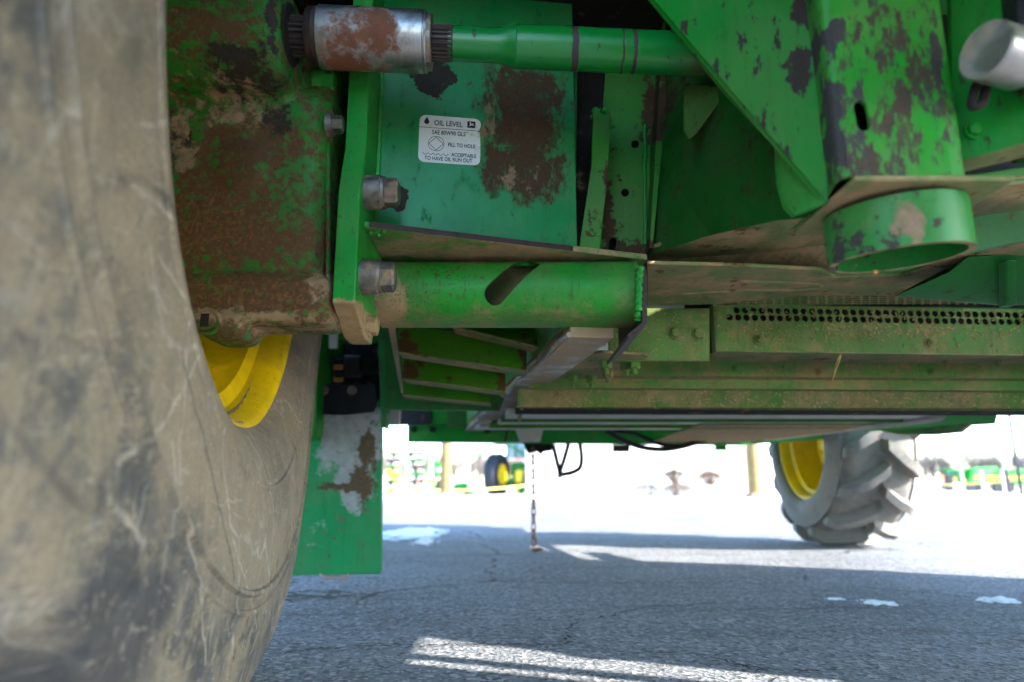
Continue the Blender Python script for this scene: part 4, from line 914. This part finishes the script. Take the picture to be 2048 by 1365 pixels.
solid('pale_strap', [W(658, 650, 2.8), W(676, 650, 2.8), W(675, 697, 2.8), W(657, 697, 2.8)], (0, .01, 0), M['pale'], ROOT, .002)

# ---- body above: floor, front wall, sides, feeder house (mostly over the frame)
box('body_shell', (-.75, 2.2, 1.12), (2.05, 6.6, 3.6), M['green_clean'], ROOT, .02)
box('cab_floor', (-1.3, 1.15, 1.62), (1.75, 2.3, 1.72), M['grease_and_shade'], ROOT, .005)  # greasy, with the shade of the recess also put into the colour
box('bulkhead', (-.95, 2.12, 1.0), (2.02, 2.18, 1.75), M['grease_and_shade'], ROOT, 0)  # same near-black colour, carries the recess shade as well as grease
box('cab', (-.3, .2, 2.0), (1.6, 2.2, 3.5), M['green_clean'], ROOT, .04)
solid('feeder_house', [(.30, 1.12, 1.27), (.30, 1.12, 2.0), (.30, -1.6, 1.35), (.30, -1.6, .78)], (1.15, 0, 0), M['green_clean'], ROOT, .01)
box('sun_blocker', (1.5, -.35, 1.36), (2.5, 1.9, 1.46), M['green_clean'], ROOT, .01)  # added out of view to keep direct sun off the front tyre
for ya_, yb_ in ((.755, .80), (.25, .70)):
    box('sun_blocker_post', (2.52, ya_, .95), (2.57, yb_, 2.3), M['green_clean'], ROOT, .004)  # added unseen uprights, they cut the sun on the ground into streaks
box('pan_filler', (.26, 1.742, .948), (1.45, 1.76, 1.06), M['green_under'], ROOT, 0)
box('body_skirt', (1.98, 2.5, .95), (2.04, 6.4, 1.13), M['green_clean'], ROOT, .01)
box('body_skirt', (-.85, 2.75, .60), (-.79, 3.9, 1.13), M['green_clean'], ROOT, .01)
solid('hanging_web', [W(905, -40, 1.75), W(980, -40, 1.75), W(979, 42, 1.75), W(930, -10, 1.75)], (0, .01, 0), M['holeplate'], ROOT, .001)
solid('mud_plate', [W(1222, -40, 1.7), W(1400, -40, 1.6), W(1400, 80, 1.6), W(1222, 70, 1.7)], (0, .01, 0), paint('mud_plate_paint', MUD, .9, [((.03, .13, .02), 20, .64, .7, None, 0, .5)]), ROOT, 0)

# ================================================================== things on and around
# chain hanging from the hitch
ca = W(1066, 905, 4.58); hook_z = ca.z; L = .048
ch = empty('hanging_chain', (ca.x, ca.y, 0), 'rusty steel chain hanging from the rear hitch down to the asphalt', 'chain')
bm = bmesh.new(); n = 18; ring = []
pts = [Vector((.0135 * math.cos(t) , 0, (.016 if math.sin(t) > 0 else -.016) + .0135 * math.sin(t))) for t in [2 * math.pi * i / n for i in range(n)]]
rg = []
for i, p in enumerate(pts):
    d_ = (pts[(i + 1) % n] - pts[i - 1]).normalized(); s_ = Vector((0, 1, 0)); u_ = d_.cross(s_)
    rg.append([bm.verts.new(p + (u_ * math.cos(t) + s_ * math.sin(t)) * .0055) for t in [2 * math.pi * k / 6 for k in range(6)]])
for i in range(n):
    A, B = rg[i], rg[(i + 1) % n]
    for k in range(6): bm.faces.new((A[k], A[(k + 1) % 6], B[(k + 1) % 6], B[k]))
lm = mesh_of(bm, 'link', True); lm.materials.append(M['chain'])
z = hook_z; k = 0
while z > .02:
    o = bpy.data.objects.new('link', lm); o.parent = ch; col.objects.link(o)
    o.location = (rnd.uniform(-.002, .002), rnd.uniform(-.002, .002), z); o.rotation_euler = (0, rnd.uniform(-.06, .06), (k % 2) * math.pi / 2 + .5); z -= .0475; k += 1
for j, (dx, dyy) in enumerate(((.012, .0), (.03, -.012), (.012, -.02))):
    o = bpy.data.objects.new('link', lm); o.parent = ch; col.objects.link(o); o.location = (dx, dyy, .008 + .006 * j); o.rotation_euler = (1.45, .1 * j, j * 1.1)

# dangling straw and chaff
bm = bmesh.new(); tube(bm, curve_pts([W(1682, 710, 1.99), W(1676, 730, 1.98), W(1669, 748, 1.98), W(1664, 763, 1.97)], 4), .0018, 5); tube(bm, curve_pts([W(1680, 710, 1.99), W(1672, 728, 1.975), W(1668, 745, 1.97)], 4), .0012, 5)
st = mk('straw_wisp', bm, M['straw']); tag(st, 'dry straw wisp dangling below the perforated strip', 'straw')
bm = bmesh.new()
def bit(p, nrm_, ln):
    a = rnd.uniform(0, 6.28); d_ = Vector((math.cos(a), .25 * rnd.uniform(-1, 1), math.sin(a))) * ln; s_ = Vector((-d_.z, 0, d_.x)).normalized() * rnd.uniform(.0005, .0013)
    poly(bm, [p - d_ - s_, p + d_ - s_, p + d_ + s_, p - d_ + s_], Vector(nrm_) * rnd.uniform(.001, .003))
for k in range(900):
    u_ = rnd.random() * PLn; v_ = min(hgt_ - .003, max(.004, rnd.gauss(.075 if rnd.random() < .7 else .03, .02)))
    if abs(v_ - .0175) < .011 or abs(v_ - .04) < .011:
        if rnd.random() < .55: continue
    if rnd.random() < .35 + .5 * abs(u_ / PLn - .35): continue
    bit(pp(u_, v_, -.0005), (0, -1, 0), rnd.uniform(.002, .007))
for k in range(300):
    px = rnd.uniform(1100, 2048); bit(W(px, rnd.uniform(782, 815), 2.40), (0, -1, 0), rnd.uniform(.002, .006))
for k in range(120):
    px = rnd.uniform(1225, 1415); bit(W(px, rnd.uniform(625, 718), 1.969), (0, -1, 0), rnd.uniform(.0015, .004))
ch_ = mk('chaff', bm, M['straw']); tag(ch_, 'loose straw chaff stuck to the dusty pans', None, None, 'stuff')

# snow scraps lying on the asphalt
def snow_patch(px0, px1, py0, py1, label, hgt=.02, n=40):
    a, b_ = WZ((px0 + px1) / 2, py1, 0), WZ((px0 + px1) / 2, py0, 0); c = (a + b_) / 2
    rx = (WZ(px1, (py0 + py1) / 2, 0).x - WZ(px0, (py0 + py1) / 2, 0).x) / 2; ry = max(.02, (b_.y - a.y) / 2)
    bm = bmesh.new(); e = empty('snow_patch', (c.x, c.y, 0), label, 'snow', 'snow scraps on the asphalt')
    for k in range(n):
        an = rnd.uniform(0, 6.28); q = rnd.random() ** .7; r_ = min(rx, ry * 1.5) * rnd.uniform(.08, .34) * (1.25 - q)
        M4 = Matrix.Translation((c.x + rx * q * math.cos(an), c.y + ry * q * math.sin(an), 0)) @ Matrix.Rotation(rnd.uniform(0, 3), 4, 'Z') @ Matrix.Diagonal((r_ * rnd.uniform(1, 2.2), r_, min(hgt, r_ * .5) * rnd.uniform(.5, 1.2), 1))
        g = bmesh.ops.create_icosphere(bm, subdivisions=2, radius=1, matrix=M4)
        for v in g['verts']: v.co += Vector((rnd.uniform(-1, 1), rnd.uniform(-1, 1), rnd.uniform(-.3, .3))) * r_ * .14
    tag(mk('crust', bm, M['snow'], e, smooth=True, angle=60), kind='stuff'); return e
snow_patch(1716, 1792, 1199, 1214, 'larger snow scrap on shaded asphalt, with crumbs beside it')
snow_patch(1955, 2040, 1195, 1209, 'long thin snow scrap on shaded asphalt near the edge of the yard')
snow_patch(1650, 1690, 1196, 1201, 'faint thin snow smear between snow crumbs on shaded asphalt', .008)
snow_patch(740, 900, 1056, 1082, 'wide patch of trodden snow behind the green shield panel', .012, 90)
snow_patch(820, 880, 1078, 1092, 'ragged snow lump in front of the trodden snow patch', .02)

# ------------------------------------------------------------------ far side of the yard
FY = 24.0
m_soil = simple('verge_soil', (.22, .17, .11), .95, var=.4, scale=3)
m_white = simple('white_siding', (.60, .59, .56), .6, var=.06, scale=2)
m_wood = simple('pole_wood', (.19, .13, .045), .8, var=.35, scale=6)
m_twig = simple('bare_twigs', (.20, .155, .13), .9, var=.3, scale=2)
m_glass = simple('cab_glass', (.35, .45, .55), .1, .3, var=.1)
m_dark = simple('dark_iron', (.022, .026, .036), .6, .2, var=.3)
m_conc = simple('kerb_concrete', (.5, .47, .42), .9, var=.2, scale=4)
def gx(px, y): return W(px, 985, y).x
box('kerb', (-30, 17.5, 0), (60, 17.7, .06), m_conc, None, .02); tag(bpy.data.objects['kerb'], 'long low concrete kerb at the far side of the yard', None, None, 'structure')
bm = bmesh.new(); n = 60
vv = [[bm.verts.new((x_, y_, (.055 if y_ > 17.71 else .02) + (rnd.uniform(0, .06) if y_ > 18 else 0))) for x_ in [-40 + 110 * i / n for i in range(n + 1)]] for y_ in (17.70, 18.2, 20, 23, 28, 40, 80)]
for A, B in zip(vv, vv[1:]):
    for i in range(n): bm.faces.new((A[i], A[i + 1], B[i + 1], B[i]))
b = NB('snowy_verge'); cc = b.mix(b.step(b.noise(.5, 6, .65), .42, .55), (.24, .2, .12), (.8, .82, .86)); b.done(cc, .9)
o = mk('verge', bm, b.m, smooth=True); tag(o, 'snow streaked grass verge beyond the kerb', None, None, 'structure')
def mound(px, wpx, y, label):
    c = W(px, 988, y); rx = wpx * y / FPX / 2; bm = bmesh.new(); lathe(bm, [(-.02, rx), (.06, rx * .8), (.14, rx * .45), (.18, rx * .15), (.19, 0)], 28, Matrix.Translation((c.x, y, .05)))
    for v in bm.verts: v.co.z += rnd.uniform(0, .03); 
    o = mk('soil_mound', bm, m_soil, smooth=True); tag(o, label, 'mound'); return o
def pole(px, wpx, y, h, label):
    x_ = gx(px, y); r_ = wpx * y / FPX / 2; e = empty('wooden_pole', (x_, y, 0), label, 'pole', 'wooden poles beyond the yard')
    bm = bmesh.new(); lathe(bm, [(0, 0), (0, r_ * 1.05), (h * .5, r_), (h, r_ * .9), (h, 0)], 24, Matrix.Translation((x_, y, 0))); mk('shaft', bm, m_wood, e, smooth=True)
    for zz_ in (.75, 1.0):
        bm = bmesh.new(); lathe(bm, [(zz_, r_ * .9), (zz_, r_ * 1.08), (zz_ + .05, r_ * 1.08), (zz_ + .05, r_ * .9)], 24, Matrix.Translation((x_, y, 0)), closed=True); mk('band', bm, m_wood, e, smooth=True)
    return x_, y
mound(893, 130, 19.5, 'brown soil mound at the foot of the wooden pole beside the planter'); p1 = pole(891, 21, 19.5, 7, 'yellowish wooden pole standing in a soil mound beside the planter')
mound(1510, 60, 20.5, 'small dark soil mound at the foot of the wooden pole beside the fence'); p2 = pole(1510, 24, 20.5, 7, 'yellowish wooden pole standing beside the grey slatted fence')
# white building
bx = empty('white_building', (gx(1250, 25), 25, 0), 'white building with lapped siding behind the bare shrubs', 'building')
X0, X1 = gx(1053, 25), gx(1452, 25)
box('wall', (X0, 25, 0), (X1, 33, 3.4), m_white, bx, 0)
for k in range(16): solid('siding_board', [(X0 - .01, 24.998, .15 + k * .2), (X1 + .01, 24.998, .15 + k * .2), (X1 + .01, 24.98, .15 + k * .2), (X0 - .01, 24.98, .15 + k * .2)], (0, 0, .19), m_white, bx, 0)
solid('roof', [(X0 - .3, 24.6, 3.35), (X0 - .3, 29, 5.2), (X0 - .3, 33.4, 3.35)], (X1 - X0 + .6, 0, 0), simple('roof_metal', (.35, .36, .38), .5, .5), bx, 0)
# fence
fe = empty('slatted_fence', (gx(1476, 24), 24, 0), 'grey fence of narrow upright slats between building and wooden pole', 'fence')
fx0, fx1 = gx(1454, 24), gx(1503, 24); nsl = 12; m_sl = simple('fence_slat', (.35, .34, .34), .7, var=.3)
for k in range(nsl):
    xa = fx0 + (fx1 - fx0) * k / nsl; box('slat', (xa, 24, .05), (xa + (fx1 - fx0) / nsl * .72, 24.02, 1.75), m_sl, fe, 0)
box('rail', (fx0, 24.021, 1.5), (fx1, 24.06, 1.58), m_sl, fe, 0); box('rail', (fx0, 24.021, .4), (fx1, 24.06, .48), m_sl, fe, 0)
box('post', (fx0 - .1, 24, 0), (fx0 - .002, 24.1, 1.25), m_white, fe, 0)
# bare shrubs
def shrub(px, py0, py1, wpx, y, label, stem, nn, mat):
    c = W(px, 985, y); top = W(px, py0, y).z; base = max(.05, W(px, py1, y).z); rx = wpx * y / FPX / 2
    e = empty('bare_shrub', (c.x, y, .05), label, 'shrub', 'bare shrubs in front of the white building')
    bm = bmesh.new(); bs = bmesh.new()
    for k in range(nn):
        a = rnd.uniform(0, 6.28); q = math.sqrt(rnd.random()); ex = rx * q * math.cos(a); ey = rx * .8 * q * math.sin(a); ez = base + (top - base) * (math.sqrt(max(0, 1 - q * q * .85)) * rnd.uniform(.55, 1.0))
        st_ = Vector((c.x + ex * (.3 if stem else .55), y + ey * .4, .06 if not stem else base * .75 + .05))
        e_ = Vector((c.x + ex, y + ey, ez)); mid = st_.lerp(e_, .55) + Vector((ex * .12, ey * .1, .05))
        tube(bm, [st_, mid, e_], [.004, .003, .002], 3, False)
        for j in range(7):
            s_ = mid.lerp(e_, rnd.uniform(.3, 1)); tube(bm, [s_, s_ + Vector((rnd.uniform(-.09, .09), rnd.uniform(-.09, .09), rnd.uniform(.0, .12)))], [.003, .002], 3, False)
    for k in range(5 if stem else 3):
        a = rnd.uniform(0, 6.28); tube(bs, [Vector((c.x, y, .02)), Vector((c.x + .12 * rx * math.cos(a), y + .1 * math.sin(a), base * .6 + .03)), Vector((c.x + .3 * rx * math.cos(a), y + .1 * math.sin(a), base + .1))], [.014, .011, .007], 5)
    mk('twigs', bm, mat, e); mk('stems', bs, m_twig, e, smooth=True)
m_tw2 = simple('russet_twigs', (.17, .105, .065), .9, var=.3, scale=3)
shrub(1350, 938, 958, 44, 23.0, 'russet round headed shrub on tall stems behind the low dark shrub', True, 150, m_tw2)
shrub(1421, 938, 966, 52, 23.0, 'russet round headed shrub on tall stems nearest the slatted fence', True, 180, m_tw2)
shrub(1291, 961, 990, 54, 22.4, 'low greyish spreading shrub at the end of the shrub row', False, 130, m_twig)
shrub(1354, 962, 990, 62, 22.2, 'low dark spreading shrub below the russet shrub', False, 170, m_tw2)

# folded planter
PYY = 25.5
pe = empty('seed_planter', (gx(815, PYY), PYY, 0), 'green folded seed planter stacked with row units and yellow boxes', 'planter')
def bb(name, px0, px1, py0, py1, y, dpt, mat, par, bev=.01):
    a, b_ = W(px0, py1, y), W(px1, py0, y); return box(name, (a.x, y, max(.0, a.z)), (b_.x, y + dpt, b_.z), mat, par, bev)
m_gf = paint('far_green', (.008, .17, .02), .4, [], film=0, vary=.1); m_yf = simple('far_yellow', (.85, .62, .02), .4, var=.1); m_or = simple('far_orange', (.6, .16, .04), .5)
for px in (804, 852, 866): bb('mast', px, px + 7, 893, 988, PYY, .15, m_gf, pe)
bb('top_bar', 770, 868, 893, 899, PYY, .15, m_gf, pe)
for r_ in range(6):
    py = 903 + r_ * 14
    for (a, b_) in ((772, 802), (814, 850)):
        bb('row_unit', a, b_ - 3, py, py + 7, PYY - .2 - .03 * r_, .5, (m_gf, m_dark)[(r_ + (a > 800)) % 2], pe)
        bm = bmesh.new(); tube(bm, [W(a + 4, py + 9, PYY - .3), W(b_ - 4, py + 11, PYY - .3)], .05, 8); mk('toolbar', bm, m_conc, pe, smooth=True)
        bm = bmesh.new(); c = W(a + rnd.uniform(6, 20), py + 9, PYY - .35); lathe(bm, [(0, 0), (0, .08), (.04, .08), (.04, 0)], 16, Matrix.Translation(c) @ basis((0, -1, 0))); mk('gauge_wheel', bm, m_dark, pe, smooth=True)
        if r_ % 2 == 0: bb('spring', a + 16, a + 26, py + 5, py + 8, PYY - .35, .05, m_or, pe, 0)
for (a, b_, c, d_) in ((770, 782, 940, 952), (776, 800, 948, 958), (856, 870, 958, 968), (770, 784, 982, 988)): bb('seed_box', a, b_, c, d_, PYY - .5, .3, m_yf, pe, .03)
for (a, b_, c, d_, mt) in ((868, 881, 925, 935, m_gf), (872, 880, 935, 952, m_glass), (866, 881, 944, 954, m_gf), (868, 880, 960, 985, m_dark)): bb('hopper', a, b_, c, d_, PYY + .2, .4, mt, pe, .03)
# small implement between pole and tractor
se = empty('small_implement', (gx(925, 24), 24, 0), 'small green implement with white tanks between the pole and the tractor', 'implement')
for (a, b_, c, d_, mt) in ((908, 936, 965, 984, m_gf), (902, 918, 960, 968, m_white), (934, 944, 964, 972, m_white), (936, 948, 978, 988, m_gf), (928, 940, 980, 988, m_yf)): bb('tank' if mt is m_white else 'frame_box', a, b_, c, d_, 24 + rnd.uniform(-.2, .2), .4, mt, se, .04)
for px in (912, 930): 
    bm = bmesh.new(); c = W(px, 984, 23.9); lathe(bm, [(-.08, 0), (-.08, .14), (-.05, .17), (.05, .17), (.08, .14), (.08, 0)], 20, Matrix.Translation((c.x, c.y, .2)) @ basis((0, 1, 0))); mk('wheel', bm, m_dark, se, smooth=True)
# tractor, half hidden by the building's corner
TY = 26.5
te = empty('tractor', (gx(1040, TY), TY, 0), 'green tractor with tall rear tyre and glass cab beside the white building', 'tractor')
def far_wheel(px, r_, y, wd, par):
    c = W(px, 985, y); bm = bmesh.new(); Mx = Matrix.Translation((c.x, y, r_ + .02)) @ basis((1, -.45, 0))
    lathe(bm, [(-wd, r_ * .5), (-wd, r_ * .9), (-wd * .7, r_), (wd * .7, r_), (wd, r_ * .9), (wd, r_ * .5)], 40, Mx); mk('tyre', bm, m_dark, par, smooth=True)
    for k in range(20):
        bm2 = None
    bm = bmesh.new(); lathe(bm, [(wd * .6, 0), (wd * .5, r_ * .2), (wd * .2, r_ * .3), (wd * .3, r_ * .48), (wd, r_ * .52)], 40, Mx); mk('rim', bm, m_yf, par, smooth=True)
far_wheel(994, .80, TY - .3, .24, te); far_wheel(1068, .62, TY - .2, .22, te)
c0 = W(1003, 985, TY)
bm = bmesh.new()
fpts = [Vector((c0.x + 1.02 * math.cos(t), TY - .62, .9 + 1.02 * math.sin(t))) for t in [R(150 - 125 * k / 10) for k in range(11)]]
for a, b_ in zip(fpts, fpts[1:]): poly(bm, [a, b_, b_ + Vector((0, 0, .06)), a + Vector((0, 0, .06))], (0, .6, 0))
mk('fender', bm, m_gf, te, smooth=True)
bb('hood', 1022, 1100, 925, 955, TY - .1, .8, m_gf, te, .08); bb('chassis', 1015, 1095, 955, 972, TY, .6, m_gf, te, .05); bb('gear_case', 1030, 1052, 940, 968, TY - .35, .3, m_yf, te, .08)
bb('cab_glass', 1014, 1055, 868, 918, TY - .2, 1.2, m_glass, te, .06); bb('cab_roof', 1008, 1060, 858, 868, TY - .3, 1.4, m_gf, te, .05)
for px in (1012, 1030): bb('cab_pillar', px, px + 3, 868, 920, TY - .22, .05, m_dark, te, 0)
bb('tail_lamp', 1030, 1042, 915, 919, TY - .66, .05, m_or, te, 0)
for (a, b_, c, d_, mt) in ((1010, 1016, 945, 962, m_yf), (1036, 1048, 968, 988, m_gf), (1030, 1040, 972, 988, m_yf)): bb('link_arm', a, b_, c, d_, TY - .7, .15, mt, te, .03)
# long green header on its trailer at the right
HY = 36.0
he = empty('harvester_header', (gx(1960, HY), HY, 0), 'long green crop header with yellow stripe parked beyond the rope barrier', 'header')
a, b_ = W(1900, 975, HY), W(2080, 938, HY)
solid('back_sheet', [W(1910, 950, HY), W(1925, 938, HY), W(2100, 938, HY), W(2100, 972, HY), W(1925, 966, HY)], (0, 1.0, 0), m_gf, he, .05)
solid('end_shield', [W(1938, 970, HY - .3), W(1948, 936, HY - .3), W(1996, 934, HY - .3), W(1975, 960, HY - .3)], (0, .3, 0), paint('far_bright', (.05, .5, .06), .35, [], film=0, vary=.1), he, .05)
bb('stripe', 1948, 2060, 953, 957, HY - .35, .04, m_yf, he, 0); bb('reel_bar', 1885, 1930, 938, 942, HY - .2, .3, m_gf, he, .05)
for px in (1898, 1955, 2020): bb('support_leg', px, px + 6, 950, 984, HY - .1, .2, m_dark, he, 0)
for (a, b_, c, d_) in ((1880, 1886, 950, 962), (1908, 1913, 955, 964), (1926, 1931, 958, 965)): bb('reflector', a, b_, c, d_, HY - .4, .05, m_or, he, 0)
for px in (1890, 1935, 1990):
    bm = bmesh.new(); c = W(px, 984, HY); lathe(bm, [(-.12, 0), (-.12, .26), (.12, .26), (.12, 0)], 24, Matrix.Translation((c.x, HY - .2, .3)) @ basis((0, 1, 0))); mk('wheel', bm, m_dark, he, smooth=True)
# rope barriers with yellow rope
m_rope = simple('yellow_rope', (.75, .62, .15), .7, var=.2)
def rope(pa_, pb_, sag, label, posts):
    e = empty('rope_barrier', (pa_.x, pa_.y, 0), label, 'barrier'); bm = bmesh.new()
    tube(bm, [pa_.lerp(pb_, t) - Vector((0, 0, sag * 4 * t * (1 - t))) for t in [i / 16 for i in range(17)]], .025, 6); mk('rope', bm, m_rope, e, smooth=True)
    for px, y in posts:
        x_ = gx(px, y); bm = bmesh.new(); lathe(bm, [(0, 0), (0, .04), (1.0, .04), (1.02, 0)], 10, Matrix.Translation((x_, y, .03))); mk('post', bm, m_white, e, smooth=True)
rope(W(766, 975, 21), W(1056, 971, 22), .12, 'yellow rope barrier strung in front of the planter and tractor', [(1060, 22)])
rope(W(1760, 972, 30), W(2100, 955, 27), .1, 'pale rope barrier strung in front of the long green header', [(1928, 29), (1968, 28.5), (2010, 28)])
e = empty('iron_post', (gx(2018, 24), 24, 0), 'short dark iron post beside the rope barrier', 'post')
bm = bmesh.new(); lathe(bm, [(0, 0), (0, .07), (.98, .07), (1.0, .06), (1.0, 0)], 16, Matrix.Translation((gx(2018, 24), 24, 0))); mk('shaft', bm, m_dark, e, smooth=True)
bm = bmesh.new(); lathe(bm, [(0, .1), (.02, .1), (.03, .07)], 16, Matrix.Translation((gx(2018, 24), 24, 0))); mk('base', bm, m_dark, e)
e = empty('lamp_post', (gx(2042, 24), 24, 0), 'tall thin grey lamp post with a meter box', 'lamp post')
bm = bmesh.new(); tube(bm, [Vector((gx(2043, 24), 24, 0)), Vector((gx(2039, 24), 24, 6))], .06, 12); mk('shaft', bm, m_dark, e, smooth=True)
bb('meter_box', 2030, 2040, 913, 930, 23.9, .1, m_dark, e, .01)
# snow bank by the yard edge at the right
for (px0, px1, y, hh, lab) in ((1855, 1880, 26, .30, 'small heaped snow bank in front of the green header'), (1760, 2048, 22, .22, 'long low snow bank running along the yard edge'), (1455, 1500, 21.5, .22, 'snow bank heaped at the foot of the slatted fence')):
    c = gx((px0 + px1) / 2, y); rx = (gx(px1, y) - gx(px0, y)) / 2; bm = bmesh.new()
    bmesh.ops.create_icosphere(bm, subdivisions=4, radius=1)
    for v in bm.verts:
        k_ = 1 + .12 * math.sin(v.co.x * 9 + v.co.y * 5) + .08 * math.sin(v.co.x * 23 + v.co.z * 7)
        v.co = Vector((c + v.co.x * rx * k_, y + v.co.y * .8 * k_, v.co.z * hh * k_))
    o = mk('snow_bank', bm, M['snow'], smooth=True, angle=80); tag(o, lab, 'snow bank', 'snow banks at the yard edge')
# far woods, one hazy mass
bm = bmesh.new()
def tree(x_, y_, h_):
    base = Vector((x_, y_, 0)); top = base + Vector((rnd.uniform(-.4, .4), 0, h_ * .55)); tube(bm, [base, top], [.14, .08], 4, False)
    for k in range(26):
        s_ = base.lerp(top, rnd.uniform(.35, 1)); a = rnd.uniform(0, 6.28); d_ = Vector((math.cos(a) * h_ * .16, math.sin(a) * h_ * .12, h_ * rnd.uniform(.12, .45))); m1 = s_ + d_ * .5 + Vector((0, 0, .2)); e_ = s_ + d_
        tube(bm, [s_, m1, e_], [.05, .035, .015], 3, False)
        for j in range(6):
            q = m1.lerp(e_, rnd.random()); tube(bm, [q, q + Vector((rnd.uniform(-.8, .8), rnd.uniform(-.6, .6), rnd.uniform(.1, 1.0)))], [.022, .01], 3, False)
for k in range(120):
    y_ = rnd.uniform(120, 165); px = rnd.uniform(1700, 2250); tree(W(px, 985, y_).x, y_, rnd.uniform(6, 10))
for k in range(40):
    y_ = rnd.uniform(95, 130); px = rnd.uniform(700, 1060); tree(W(px, 985, y_).x, y_, rnd.uniform(5, 8))
o = mk('woodland', bm, m_twig); tag(o, 'bare grey winter woodland far behind the yard', None, None, 'stuff')
bpy.context.view_layer.update()
